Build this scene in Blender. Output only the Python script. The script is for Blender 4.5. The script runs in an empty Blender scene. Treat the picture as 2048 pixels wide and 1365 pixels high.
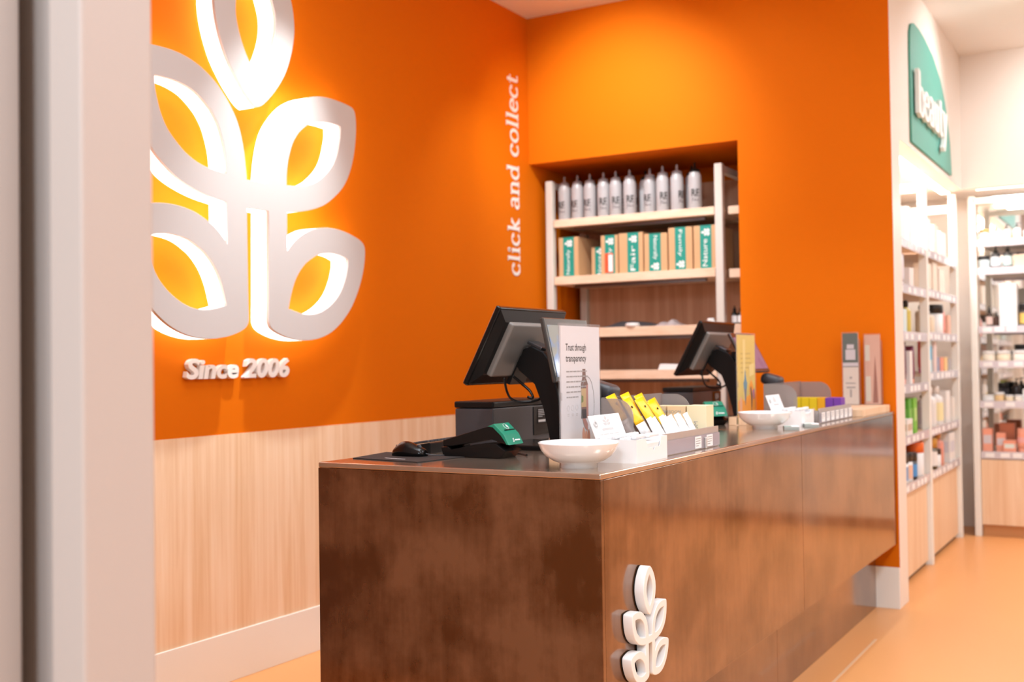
import bpy, bmesh, math, random
from mathutils import Vector, Matrix
random.seed(7)
S = bpy.context.scene
COL = S.collection

# ------------------------------------------------------------------ camera
F_MM = 38.912
YAW, PITCH, ROLL = 0.52971824, 0.02019013, -0.01400842
fwd = Vector((-math.sin(YAW)*math.cos(PITCH), math.cos(YAW)*math.cos(PITCH), math.sin(PITCH)))
rt = Vector((math.cos(YAW), math.sin(YAW), 0)); up = rt.cross(fwd)
rt2 = rt*math.cos(ROLL) + up*math.sin(ROLL); up2 = up*math.cos(ROLL) - rt*math.sin(ROLL)
cd = bpy.data.cameras.new('camera'); cam = bpy.data.objects.new('camera', cd); COL.objects.link(cam)
m = Matrix((rt2, up2, -fwd)).transposed().to_4x4(); m.translation = Vector((0, 0, 1.28))
cam.matrix_world = m
cd.lens = F_MM; cd.sensor_width = 36; cd.clip_start = 0.05
cd.dof.use_dof = True; cd.dof.focus_distance = 2.95; cd.dof.aperture_fstop = 2.9
S.camera = cam

# ------------------------------------------------------------------ exposure, world, large lights
S.view_settings.view_transform = 'Standard'; S.view_settings.look = 'None'
S.view_settings.gamma = 1.0; S.view_settings.exposure = -0.12
try: S.view_settings.use_curve_mapping = False
except Exception: pass
w = bpy.data.worlds.new('world'); S.world = w; w.use_nodes = True
w.node_tree.nodes['Background'].inputs[0].default_value = (.95, .98, 1.0, 1)
w.node_tree.nodes['Background'].inputs[1].default_value = 0.7

def area(name, loc, size, power, color=(1, .9, .8), rot=(0, 0, 0), sy=None):
    l = bpy.data.lights.new(name, 'AREA'); l.energy = power; l.color = color; l.size = size
    if sy: l.shape = 'RECTANGLE'; l.size_y = sy
    o = bpy.data.objects.new(name, l); COL.objects.link(o); o.location = loc; o.rotation_euler = rot; return o
def spot(name, loc, target, power, angle, blend=.6, color=(1, .86, .68), radius=.04):
    l = bpy.data.lights.new(name, 'SPOT'); l.energy = power; l.color = color
    l.spot_size = math.radians(angle); l.spot_blend = blend; l.shadow_soft_size = radius
    o = bpy.data.objects.new(name, l); COL.objects.link(o); o.location = loc
    o.rotation_euler = (Vector(target)-Vector(loc)).to_track_quat('-Z', 'Y').to_euler(); return o
WARM = (.87, .98, 1.08)
for i, (x, y) in enumerate([(0.6, 1.0), (0.6, 3.2), (0.6, 5.4), (0.4, 7.4), (2.6, 2.5), (2.6, 6.0)]):
    area('ceiling_lamp', (x, y, 3.36), .7, (40 if y < 5 else 28) if y < 7 else 22, WARM)
area('entrance_fill', (-1.2, -1.9, 2.9), 1.4, 48, WARM, rot=(math.radians(52), 0, 0))  # added fill from the open entrance side, not an actual fitting
spot('jamb_fill_spot', (.35, -1.6, 3.2), (-1.25, .95, 1.2), 60, 42, .8, WARM)  # added spot that only brightens the door jamb
area('till_lamp', (-1.9, 2.6, 3.36), .5, 27, WARM, sy=1.6)
area('entrance_fill', (.5, -2.3, 3.1), .8, 80, WARM, rot=(math.radians(60), 0, math.radians(28)))  # second added frontal fill, lifts the jamb front
# wall washing spotlights on the orange walls
WS_ = (.93, .99, 1.0)
spot('wall_spot', (-2.70, 3.60, 3.34), (-3.3, 3.40, 1.15), 270, 50, 1, WS_)
spot('wall_spot', (-2.50, 5.25, 3.34), (-3.3, 5.30, 1.7), 46, 64, 1, WS_)
spot('wall_spot', (-2.55, 4.75, 3.34), (-2.70, 5.88, 2.5), 140, 84, 1, WS_)
spot('wall_spot', (-2.05, 4.95, 3.34), (-2.0, 5.88, 2.5), 14, 84, 1, WS_)
# spotlights on the counter and the recess
for x, y in ((-1.2, 1.9), (-1.3, 3.3), (-1.3, 4.7)): spot('counter_spot', (x, y, 3.3), (x-.25, y+.5, 1.0), 75, 62, .8, WARM)
spot('recess_spot', (-2.3, 3.5, 3.34), (-2.65, 6.1, 1.62), 105, 33, .6, WARM)
# shelf lights under the fascias
area('shelf_light', (-1.38, 7.25, 2.425), .06, 30, (.96, .98, 1), sy=2.1)
area('shelf_light', (0.3, 8.50, 2.43), 2.6, 32, (.96, .98, 1), sy=.06)
spot('fascia_spot', (-.35, 7.2, 3.3), (-1.17, 7.0, 2.85), 42, 90, .9, (.97, .98, 1))
spot('fascia_spot', (-.2, 7.4, 3.3), (-.4, 8.26, 2.8), 44, 95, .9, (.97, .98, 1))

# ------------------------------------------------------------------ materials
def mat(name, col, rough=.5, metal=0.0, emit=None, es=0, coat=0, trans=0, ior=1.45, alpha=1, spec=.5, bump=None, var=None):
    """principled material; var=(scale, amount) gives faint procedural value variation, bump=(scale,strength)"""
    m = bpy.data.materials.new(name); m.use_nodes = True
    nt = m.node_tree; b = nt.nodes['Principled BSDF']
    b.inputs['Base Color'].default_value = (*col, 1); b.inputs['Roughness'].default_value = rough
    b.inputs['Metallic'].default_value = metal; b.inputs['Coat Weight'].default_value = coat
    b.inputs['Coat Roughness'].default_value = .06
    b.inputs['Transmission Weight'].default_value = trans; b.inputs['IOR'].default_value = ior
    b.inputs['Specular IOR Level'].default_value = spec; b.inputs['Alpha'].default_value = alpha
    if emit: b.inputs['Emission Color'].default_value = (*emit, 1); b.inputs['Emission Strength'].default_value = es
    if var:
        tc = nt.nodes.new('ShaderNodeTexCoord'); n = nt.nodes.new('ShaderNodeTexNoise')
        n.inputs['Scale'].default_value = var[0]; n.inputs['Detail'].default_value = 5
        nt.links.new(tc.outputs['Object'], n.inputs['Vector'])
        mx = nt.nodes.new('ShaderNodeMix'); mx.data_type = 'RGBA'
        mx.inputs['A'].default_value = (*[c*(1-var[1]) for c in col], 1)
        mx.inputs['B'].default_value = (*[min(1, c*(1+var[1])) for c in col], 1)
        nt.links.new(n.outputs['Fac'], mx.inputs['Factor']); nt.links.new(mx.outputs['Result'], b.inputs['Base Color'])
    if bump:
        tc = nt.nodes.new('ShaderNodeTexCoord'); n = nt.nodes.new('ShaderNodeTexNoise')
        n.inputs['Scale'].default_value = bump[0]; nt.links.new(tc.outputs['Object'], n.inputs['Vector'])
        bp = nt.nodes.new('ShaderNodeBump'); bp.inputs['Strength'].default_value = bump[1]
        nt.links.new(n.outputs['Fac'], bp.inputs['Height']); nt.links.new(bp.outputs['Normal'], b.inputs['Normal'])
    return m
def wood(name, c1, c2, c3, stretch=(14, 14, .55), rough=.5, seams=0):
    m = bpy.data.materials.new(name); m.use_nodes = True; nt = m.node_tree; b = nt.nodes['Principled BSDF']
    tc = nt.nodes.new('ShaderNodeTexCoord'); mp = nt.nodes.new('ShaderNodeMapping')
    mp.inputs['Scale'].default_value = stretch
    n = nt.nodes.new('ShaderNodeTexNoise'); n.inputs['Scale'].default_value = 1.3; n.inputs['Detail'].default_value = 8
    n.inputs['Roughness'].default_value = .62; n.inputs['Distortion'].default_value = .5
    mp2 = nt.nodes.new('ShaderNodeMapping'); mp2.inputs['Scale'].default_value = [s*3.4 if s > 1 else s for s in stretch]
    n2 = nt.nodes.new('ShaderNodeTexNoise'); n2.inputs['Scale'].default_value = 2; n2.inputs['Detail'].default_value = 6
    r = nt.nodes.new('ShaderNodeValToRGB'); r.color_ramp.elements[0].position = .32; r.color_ramp.elements[1].position = .68
    r.color_ramp.elements[0].color = (*c1, 1); r.color_ramp.elements[1].color = (*c3, 1)
    e = r.color_ramp.elements.new(.5); e.color = (*c2, 1)
    ad = nt.nodes.new('ShaderNodeMath'); ad.operation = 'MULTIPLY_ADD'; ad.inputs[1].default_value = .35
    sb = nt.nodes.new('ShaderNodeMath'); sb.operation = 'SUBTRACT'; sb.inputs[1].default_value = .175
    L = nt.links.new
    L(tc.outputs['Object'], mp.inputs['Vector']); L(mp.outputs['Vector'], n.inputs['Vector'])
    L(tc.outputs['Object'], mp2.inputs['Vector']); L(mp2.outputs['Vector'], n2.inputs['Vector'])
    L(n2.outputs['Fac'], ad.inputs[0]); L(n.outputs['Fac'], ad.inputs[2]); L(ad.outputs[0], sb.inputs[0])
    L(sb.outputs[0], r.inputs['Fac']); L(r.outputs['Color'], b.inputs['Base Color'])
    b.inputs['Roughness'].default_value = rough
    return m
def metal_mat(name, dark, light, rough, r2, coat=.6, metallic=.3, zgrad=False):
    """patinated steel: two-scale blotches with faint vertical streaks and small scratches"""
    m = bpy.data.materials.new(name); m.use_nodes = True; nt = m.node_tree; b = nt.nodes['Principled BSDF']; L = nt.links.new
    tc = nt.nodes.new('ShaderNodeTexCoord')
    n1 = nt.nodes.new('ShaderNodeTexNoise'); n1.inputs['Scale'].default_value = 4.2; n1.inputs['Detail'].default_value = 9; n1.inputs['Roughness'].default_value = .6
    mp = nt.nodes.new('ShaderNodeMapping'); mp.inputs['Scale'].default_value = (22, 22, 3)
    n2 = nt.nodes.new('ShaderNodeTexNoise'); n2.inputs['Scale'].default_value = 1.6; n2.inputs['Detail'].default_value = 7
    L(tc.outputs['Object'], n1.inputs['Vector']); L(tc.outputs['Object'], mp.inputs['Vector']); L(mp.outputs['Vector'], n2.inputs['Vector'])
    mx = nt.nodes.new('ShaderNodeMix'); mx.data_type = 'FLOAT'; mx.inputs['Factor'].default_value = .22
    L(n1.outputs['Fac'], mx.inputs['A']); L(n2.outputs['Fac'], mx.inputs['B'])
    r = nt.nodes.new('ShaderNodeValToRGB'); r.color_ramp.elements[0].position = .40; r.color_ramp.elements[1].position = .60
    r.color_ramp.elements[0].color = (*dark, 1); r.color_ramp.elements[1].color = (*light, 1)
    L(mx.outputs['Result'], r.inputs['Fac']); L(r.outputs['Color'], b.inputs['Base Color'])
    mr = nt.nodes.new('ShaderNodeMapRange'); mr.inputs['To Min'].default_value = rough; mr.inputs['To Max'].default_value = r2
    L(n1.outputs['Fac'], mr.inputs['Value']); L(mr.outputs['Result'], b.inputs['Roughness'])
    b.inputs['Metallic'].default_value = metallic; b.inputs['Coat Weight'].default_value = coat; b.inputs['Coat Roughness'].default_value = .10
    return m

ORANGE = mat('orange_paint', (.69, .158, .003), .65, spec=.08, bump=(160, .03), var=(.8, .02))
CEIL = mat('ceiling_white', (.84, .82, .80), .8, spec=.2, var=(.5, .02))
CREAM = mat('cream_lacquer', (.82, .74, .67), .45, var=(2, .02))
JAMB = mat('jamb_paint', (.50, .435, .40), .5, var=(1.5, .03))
BASEB = mat('baseboard_cream', (.86, .85, .80), .45, var=(3, .02))
POSTM = mat('post_cream', (.66, .62, .56), .45, var=(3, .02))
FLOORM = mat('orange_vinyl_floor', (.80, .37, .135), .34, spec=.4, var=(1.2, .05))
PANEL = wood('pale_oak_panel', (.76, .52, .31), (.84, .63, .43), (.89, .71, .53), (13, 13, .6))
CABW = wood('pale_oak_cabinet', (.74, .49, .29), (.80, .57, .37), (.86, .65, .46), (8, 8, .5))
WORKTOP = metal_mat('brushed_worktop', (.50, .37, .27), (.57, .44, .34), .13, .20, .3, .8)
SHELFW = wood('pale_oak_shelf', (.76, .52, .35), (.83, .61, .44), (.88, .68, .51), (2.0, 12, 12))
BACKW = wood('brown_oak_back', (.42, .22, .12), (.54, .30, .18), (.63, .38, .24), (9, 9, .5))
COUNTER = metal_mat('patinated_steel', (.115, .032, .001), (.27, .125, .055), .09, .18, .5, .6)
WHITE = mat('white_plastic', (.86, .84, .82), .35, var=(6, .01))
WHITEP = mat('white_paper', (.88, .87, .87), .7, var=(8, .015))
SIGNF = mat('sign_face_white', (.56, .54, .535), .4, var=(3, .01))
SIGNE = mat('sign_lit_edge', (.9, .9, .88), .5, emit=(1, .96, .90), es=4.2)
SIGNR = mat('sign_rim_acrylic', (.82, .74, .68), .3, emit=(1, .9, .8), es=.1)
BLACK = mat('black_plastic', (.008, .007, .007), .42, spec=.25, var=(9, .2))
BLACKG = mat('black_gloss', (.006, .0055, .0055), .22, spec=.35, var=(5, .1))
DGREY = mat('dark_grey_plastic', (.055, .053, .058), .4, var=(7, .1))
GREYP = mat('grey_back_plastic', (.22, .195, .175), .42, var=(5, .06))
STEEL = mat('dark_steel', (.10, .10, .11), .3, .8, var=(5, .1))
GREEN = mat('green_plastic', (.010, .235, .145), .32, coat=.3, var=(6, .04))
TEAL = mat('teal_tape', (.012, .28, .22), .5, var=(9, .08))
PORC = mat('white_porcelain', (.88, .87, .87), .12, coat=.5, var=(3, .01))
CARDB = mat('cardboard', (.62, .37, .19), .75, var=(9, .06))
REDL = mat('red_label', (.80, .10, .035), .5, var=(9, .04))
INK = mat('black_ink', (.02, .018, .016), .6, var=(30, .1))
GINK = mat('grey_ink', (.36, .34, .33), .6, var=(30, .05))
LINK = mat('light_grey_ink', (.55, .53, .52), .6, var=(30, .05))
YEL = mat('yellow_foil', (.90, .52, .005), .34, var=(40, .08), bump=(60, .25))
YELB = mat('yellow_box', (.88, .60, .01), .5, var=(9, .03))
ORB = mat('amber_box', (.90, .42, .01), .5, var=(9, .03))
PUR = mat('purple_box', (.20, .055, .40), .5, var=(9, .06))
CRB = mat('cream_box', (.84, .74, .50), .55, var=(8, .03))
CRB2 = mat('tan_box', (.78, .58, .36), .55, var=(8, .03))
FOILW = mat('white_foil', (.84, .83, .83), .4, var=(40, .06), bump=(50, .4))
RUB = mat('mouse_pad_cloth', (.018, .014, .013), .8, bump=(300, .2))
def glassy(name, tint, a, rough=.08):
    """thin clear plastic: transparent mixed with gloss, as a real thin sheet looks"""
    m = bpy.data.materials.new(name); m.use_nodes = True; nt = m.node_tree; nt.nodes.clear(); L = nt.links.new
    out = nt.nodes.new('ShaderNodeOutputMaterial'); tr = nt.nodes.new('ShaderNodeBsdfTransparent'); tr.inputs[0].default_value = (*tint, 1)
    df = nt.nodes.new('ShaderNodeBsdfPrincipled'); df.inputs['Base Color'].default_value = (*tint, 1); df.inputs['Roughness'].default_value = rough
    mx = nt.nodes.new('ShaderNodeMixShader'); mx.inputs[0].default_value = a
    L(tr.outputs[0], mx.inputs[1]); L(df.outputs[0], mx.inputs[2]); L(mx.outputs[0], out.inputs[0]); return m
ACR = glassy('clear_acrylic', (.95, .94, .94), .06)
ACRG = glassy('smoked_acrylic', (.62, .57, .55), .34)
ACRS = glassy('clear_label_strip', (.72, .66, .70), .5)
BOTM = glassy('frosted_bottle', (.66, .64, .65), .66, .25)
BOTC = glassy('clear_cap', (.60, .58, .60), .45, .12)
GLASSC = glassy('clear_shelf_edge', (.74, .69, .74), .85, .2)
LEDM = mat('led_strip', (1, 1, 1), .5, emit=(1, .95, .88), es=14)
MIRROR = mat('mirror', (.82, .80, .76), .04, 1.0)
SKIN = mat('skin_print', (.72, .38, .27), .6)
ALU = mat('brushed_aluminium', (.6, .57, .55), .35, .7, var=(20, .05))
_cm = {}
def cm(c, rough=.5):
    k = (tuple(c), rough)
    if k not in _cm: _cm[k] = mat('packaging', c, rough, var=(9, .03))
    return _cm[k]

# ------------------------------------------------------------------ mesh helpers
def NB(): return bmesh.new()
def obox(bm, c, half, axes=None, bev=0, seg=2, mi=0):
    ax = axes or (Vector((1, 0, 0)), Vector((0, 1, 0)), Vector((0, 0, 1)))
    c = Vector(c); vs = []
    for sx in (-1, 1):
        for sy in (-1, 1):
            for sz in (-1, 1):
                vs.append(bm.verts.new(c+ax[0]*(sx*half[0])+ax[1]*(sy*half[1])+ax[2]*(sz*half[2])))
    fs = [bm.faces.new([vs[i] for i in q]) for q in ((0, 1, 3, 2), (4, 6, 7, 5), (0, 4, 5, 1), (2, 3, 7, 6), (0, 2, 6, 4), (1, 5, 7, 3))]
    for f in fs: f.material_index = mi
    if bev:
        es = list({e for f in fs for e in f.edges})
        r = bmesh.ops.bevel(bm, geom=es, offset=bev, segments=seg, affect='EDGES', profile=.5)
        for f in r['faces']: f.material_index = mi
def box(bm, a, b, bev=0, seg=2, mi=0):
    a = Vector(a); b = Vector(b)
    obox(bm, (a+b)/2, [abs(x)/2 for x in (b-a)], None, bev, seg, mi)
def lathe(bm, prof, c=(0, 0, 0), n=32, cap=True, mi=0, flat=1.0):
    """prof: (r,z) list bottom to top; flat squeezes along y"""
    c = Vector(c); rings = []
    for r, z in prof:
        if r < 1e-6: rings.append([bm.verts.new(c+Vector((0, 0, z)))])
        else: rings.append([bm.verts.new(c+Vector((r*math.cos(2*math.pi*k/n), flat*r*math.sin(2*math.pi*k/n), z))) for k in range(n)])
    fs = []
    for a, b in zip(rings, rings[1:]):
        for k in range(n):
            k2 = (k+1) % n
            if len(a) == 1 and len(b) == 1: continue
            if len(a) == 1: fs.append(bm.faces.new((a[0], b[k2], b[k])))
            elif len(b) == 1: fs.append(bm.faces.new((a[k], a[k2], b[0])))
            else: fs.append(bm.faces.new((a[k], a[k2], b[k2], b[k])))
    if cap:
        if len(rings[0]) > 1: fs.append(bm.faces.new(list(reversed(rings[0]))))
        if len(rings[-1]) > 1: fs.append(bm.faces.new(rings[-1]))
    for f in fs: f.material_index = mi; f.smooth = True
def prism(bm, pts, axis, a, b, mi=0, bev=0):
    """extrude polygon pts (2-D) along axis 'x','y' or 'z' from a to b"""
    def P(u, v, t): return {'x': (t, u, v), 'y': (u, t, v), 'z': (u, v, t)}[axis]
    A = [bm.verts.new(P(u, v, a)) for u, v in pts]; B = [bm.verts.new(P(u, v, b)) for u, v in pts]
    n = len(pts); fs = [bm.faces.new(A), bm.faces.new(list(reversed(B)))]
    for i in range(n): fs.append(bm.faces.new((A[i], B[i], B[(i+1) % n], A[(i+1) % n])))
    for f in fs: f.material_index = mi
    if bev:
        es = list({e for f in fs[:2] for e in f.edges})
        r = bmesh.ops.bevel(bm, geom=es, offset=bev, segments=2, affect='EDGES', profile=.5)
        for f in r['faces']: f.material_index = mi
def tube(bm, pts, r, n=10, mi=0):
    pts = [Vector(p) for p in pts]; rings = []
    for i, p in enumerate(pts):
        d = (pts[min(i+1, len(pts)-1)]-pts[max(i-1, 0)]).normalized()
        a = Vector((0, 0, 1)) if abs(d.z) < .9 else Vector((1, 0, 0))
        u = d.cross(a).normalized(); v = d.cross(u)
        rr = r[i] if isinstance(r, (list, tuple)) else r
        rings.append([bm.verts.new(p+(u*math.cos(2*math.pi*k/n)+v*math.sin(2*math.pi*k/n))*rr) for k in range(n)])
    for a, b in zip(rings, rings[1:]):
        for k in range(n):
            f = bm.faces.new((a[k], a[(k+1) % n], b[(k+1) % n], b[k])); f.smooth = True; f.material_index = mi
    bm.faces.new(list(reversed(rings[0]))).material_index = mi; bm.faces.new(rings[-1]).material_index = mi
def spline(pts, n=6, closed=False):
    P = [Vector(p) for p in pts]; out = []; N = len(P)
    for i in range(N if closed else N-1):
        p0 = P[(i-1) % N] if (closed or i > 0) else P[i]; p1 = P[i]; p2 = P[(i+1) % N]
        p3 = P[(i+2) % N] if (closed or i+2 < N) else p2
        for k in range(n):
            t = k/n
            out.append(.5*((2*p1)+(p2-p0)*t+(2*p0-5*p1+4*p2-p3)*t*t+(3*p1-p0-3*p2+p3)*t**3))
    if not closed: out.append(P[-1])
    return out
def obj(name, bm, mats, parent=None, loc=None, rot=None, label=None):
    bmesh.ops.recalc_face_normals(bm, faces=bm.faces)
    me = bpy.data.meshes.new(name); bm.to_mesh(me); bm.free()
    for mm in (mats if isinstance(mats, (list, tuple)) else [mats]): me.materials.append(mm)
    return link(name, me, parent, loc, rot, label)
def link(name, me, parent=None, loc=None, rot=None, label=None):
    o = bpy.data.objects.new(name, me); COL.objects.link(o)
    if parent: o.parent = parent
    if loc is not None: o.location = loc
    if rot is not None: o.rotation_euler = rot
    if label: o['label'] = label
    return o
def tag(o, label, cat, group=None):
    o['label'] = label; o['category'] = cat
    if group: o['group'] = group
    return o
def thing(name, label, cat, loc=(0, 0, 0), rotz=0, group=None):
    o = bpy.data.objects.new(name, None); COL.objects.link(o); o.location = loc; o.rotation_euler = (0, 0, rotz)
    o.empty_display_size = .05
    return tag(o, label, cat, group)
def struct(name, bm, mats, parent=None):
    o = obj(name, bm, mats, parent)
    if not parent: o['kind'] = 'structure'
    return o
def dup(root, loc, rotz, label, group=None):
    r = root.copy(); COL.objects.link(r); r.location = loc; r.rotation_euler = (0, 0, rotz); r['label'] = label
    if group: r['group'] = group
    for ch in list(root.children):
        c = ch.copy(); COL.objects.link(c); c.parent = r
        for g in list(ch.children):
            d = g.copy(); COL.objects.link(d); d.parent = c
    return r
def curve_mesh(loops, depth, bevel=0):
    """2-D closed loops with holes -> solid mesh lying in xy, thickness in z from 0 to depth"""
    c = bpy.data.curves.new('c', 'CURVE'); c.dimensions = '2D'; c.fill_mode = 'BOTH'
    c.extrude = max(depth/2-bevel, 0); c.bevel_depth = bevel; c.bevel_resolution = 2; c.offset = -bevel
    for L in loops:
        s = c.splines.new('POLY'); s.points.add(len(L)-1)
        for i, p in enumerate(L): s.points[i].co = (p[0], p[1], 0, 1)
        s.use_cyclic_u = True
    o = bpy.data.objects.new('tmp', c)
    me = bpy.data.meshes.new_from_object(o); bpy.data.objects.remove(o); bpy.data.curves.remove(c)
    me.transform(Matrix.Translation((0, 0, depth/2))); return me
def text_mesh(s, size, depth=.0004, width=None, bold=0.0, shear=0, align='LEFT', height=None):
    c = bpy.data.curves.new('t', 'FONT'); c.body = s; c.size = size; c.extrude = depth/2; c.offset = bold; c.shear = shear
    c.resolution_u = 4
    o = bpy.data.objects.new('tmp', c); me = bpy.data.meshes.new_from_object(o)
    bpy.data.objects.remove(o); bpy.data.curves.remove(c)
    xs = [v.co.x for v in me.vertices]; ys = [v.co.y for v in me.vertices]; x0, x1, y0, y1 = min(xs), max(xs), min(ys), max(ys)
    sx = width/(x1-x0) if width else 1; sy = height/(y1-y0) if height else 1
    ox = x0 if align == 'LEFT' else (x0+x1)/2
    for v in me.vertices: v.co = ((v.co.x-ox)*sx, (v.co.y if not height else (v.co.y-y0))*sy, v.co.z+depth/2)
    return me
def orient(me, origin, xd, yd):
    xd = Vector(xd).normalized(); yd = Vector(yd).normalized(); zd = xd.cross(yd)
    M = Matrix((xd, yd, zd)).transposed().to_4x4(); M.translation = Vector(origin); me.transform(M); me.update(); return me
def setm(me, *ms):
    me.materials.clear()
    for mm in ms: me.materials.append(mm)
    return me
def bars(bm, origin, xd, yd, rows, thick=.0004, mi=0):
    """rows: list of (x0,x1,y,h) small printed bars"""
    o = Vector(origin); xd = Vector(xd).normalized(); yd = Vector(yd).normalized(); zd = xd.cross(yd)
    for x0, x1, y, h in rows: obox(bm, o+xd*((x0+x1)/2)+yd*y+zd*(thick/2), ((x1-x0)/2, h/2, thick/2), (xd, yd, zd), mi=mi)
def wordrows(width, y0, dy, n, h, seed=1):
    rnd = random.Random(seed); R = []
    for k in range(n):
        x = 0; W = width*(1 if k < n-1 else .6)*rnd.uniform(.86, 1)
        while x < W:
            l = rnd.uniform(.05, .16)*width; R.append((x, min(x+l, W), y0-k*dy, h)); x += l+.022*width
    return R
# stroked serif letters (broad-nib pen: thick stems, thin hairlines)
def ell(cx, cy, rx, ry, a0, a1, n=18): return [(cx+rx*math.cos(math.radians(a0+(a1-a0)*k/n)), cy+ry*math.sin(math.radians(a0+(a1-a0)*k/n))) for k in range(n+1)]
G = {
 'c': (.86, [ell(.46, .5, .34, .46, 52, 318), ell(.68, .80, .03, .05, 0, 360, 8)]),
 'l': (.50, [[(.25, .03), (.25, 1.5)], [(.05, .04), (.46, .04)], [(.06, 1.47), (.25, 1.47)]]),
 'i': (.50, [[(.25, .03), (.25, .98)], [(.05, .04), (.46, .04)], [(.06, .95), (.25, .95)], ell(.25, 1.33, .03, .09, 0, 360, 10)]),
 'k': (.94, [[(.25, .03), (.25, 1.5)], [(.05, .04), (.44, .04)], [(.06, 1.47), (.25, 1.47)], [(.25, .42), (.72, .95)], [(.40, .58), (.74, .04)], [(.55, .04), (.92, .04)], [(.55, .96), (.88, .96)]]),
 'a': (.86, [ell(.40, .70, .24, .27, 150, 0, 10)+[(.64, .1)], [(.64, .1), (.82, .04)], ell(.40, .28, .27, .24, 40, 330)]),
 'n': (1.0, [[(.25, .03), (.25, .96)], [(.05, .04), (.44, .04)], [(.06, .95), (.25, .95)], ell(.50, .66, .25, .30, 165, 0, 10)+[(.75, .04)], [(.56, .04), (.95, .04)]]),
 'd': (.96, [ell(.42, .48, .32, .46, 0, 360, 22), [(.72, .03), (.72, 1.5)], [(.54, 1.47), (.72, 1.47)], [(.72, .04), (.92, .04)]]),
 'b': (.96, [ell(.54, .48, .32, .46, 0, 360, 22), [(.24, .03), (.24, 1.5)], [(.06, 1.47), (.24, 1.47)]]),
 'o': (.94, [ell(.47, .5, .34, .46, 0, 360, 24)]),
 'e': (.88, [ell(.46, .5, .34, .46, 8, 320), [(.14, .55), (.80, .55)]]),
 't': (.64, [[(.28, .22), (.28, 1.28)], ell(.46, .22, .18, .19, 180, 320, 8), [(.06, .95), (.56, .95)]]),
 'u': (1.0, [[(.24, .96), (.24, .3)]+ell(.48, .30, .24, .27, 180, 350, 8), [(.74, .04), (.74, .96)], [(.06, .95), (.24, .95)], [(.56, .95), (.74, .95)], [(.74, .04), (.92, .04)]]),
 'y': (.92, [[(.20, .95), (.48, .05)], [(.78, .95), (.44, -.12), (.30, -.40)], ell(.22, -.38, .05, .05, 0, 360, 8), [(.04, .95), (.38, .95)], [(.62, .95), (.92, .95)]]),
 ' ': (.50, [])}
def serif_letters(s, unit, depth, wx=.13, wy=.045):
    """returns list of (char, bmesh) in xy plane, baseline y=0"""
    out = []; x = 0
    for chh in s:
        adv, strokes = G[chh]
        if strokes:
            bm = NB()
            for k, st in enumerate(strokes):
                L = []; Rr = []
                for i, p in enumerate(st):
                    a = st[max(i-1, 0)]; b = st[min(i+1, len(st)-1)]; dx, dy = b[0]-a[0], b[1]-a[1]; l = math.hypot(dx, dy) or 1
                    nx, ny = -dy/l, dx/l; h = math.hypot(wx*nx, wy*ny)
                    L.append(((x+p[0]+nx*h)*unit, (p[1]+ny*h)*unit)); Rr.append(((x+p[0]-nx*h)*unit, (p[1]-ny*h)*unit))
                z0, z1 = 0, depth*(1-.01*k)
                for i in range(len(st)-1):
                    q = [L[i], Rr[i], Rr[i+1], L[i+1]]
                    A = [bm.verts.new((u, v, z0)) for u, v in q]; B = [bm.verts.new((u, v, z1)) for u, v in q]
                    bm.faces.new(A); bm.faces.new(list(reversed(B)))
                    for j in range(4): bm.faces.new((A[j], B[j], B[(j+1) % 4], A[(j+1) % 4]))
            out.append((chh, bm))
        x += adv
    return out, x*unit
# ------------------------------------------------------------------ room shell
LX, BY, HC = -3.305, 5.88, 3.39
bm = NB(); box(bm, (-3.6, -3, -.1), (4.2, 9.3, 0)); struct('floor', bm, FLOORM)
bm = NB(); box(bm, (-3.6, -1.2, HC), (4.2, 9.3, HC+.1)); struct('ceiling', bm, CEIL)
bm = NB(); box(bm, (LX-.1, 1.16, 0), (LX, 6.72, HC)); struct('wall_left', bm, ORANGE)
bm = NB(); box(bm, (LX, 1.16, .2), (LX+.005, 5.95, 1.006)); struct('trim_1', bm, PANEL)
bm = NB(); box(bm, (LX, 1.16, 0), (LX+.012, 5.95, .2), .002); struct('baseboard_left', bm, BASEB)
bm = NB(); box(bm, (LX, BY, 2.494), (-1.17, BY+.14, HC)); box(bm, (-1.985, BY, 0), (-1.17, BY+.14, 2.494)); struct('wall_back', bm, ORANGE)
bm = NB(); box(bm, (-1.985, BY-.012, 0), (-1.170, BY, .21), .002); struct('baseboard_back', bm, BASEB)
bm = NB(); box(bm, (LX, 6.62, 0), (-1.72, 6.72, 2.7)); struct('wall_recess', bm, ORANGE)
bm = NB(); box(bm, (-1.82, BY+.14, 0), (-1.72, 6.62, 2.494)); struct('wall_recess_right', bm, ORANGE)
bm = NB(); box(bm, (LX, BY+.14, 2.494), (-1.72, 6.62, 2.6)); struct('trim_2', bm, ORANGE)
bm = NB(); box(bm, (-1.30, BY+.001, 0), (-1.168, 6.085, HC), .003); struct('trim_3', bm, CREAM)
bm = NB(); box(bm, (-1.72, 6.02, 0), (-1.30, 6.085, HC)); box(bm, (-1.82, 6.085, 0), (-1.76, 9.0, HC)); struct('wall_shelving', bm, CREAM)
bm = NB(); box(bm, (-1.27, 6.085, 2.442), (-1.17, 8.26, HC)); box(bm, (-1.76, 6.085, 2.48), (-1.27, 8.9, 2.54)); struct('trim_4', bm, CREAM)
bm = NB(); box(bm, (-1.17, 8.26, 2.455), (4.0, 8.36, HC)); box(bm, (-1.27, 8.36, 2.48), (4.0, 9.0, 2.54)); struct('trim_5', bm, CREAM)
bm = NB(); box(bm, (-1.76, 8.98, 0), (4.0, 9.08, HC)); struct('wall_far', bm, CREAM)
bm = NB(); box(bm, (4.0, -3, 0), (4.1, 9.08, HC)); struct('wall_right', bm, CREAM)
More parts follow.
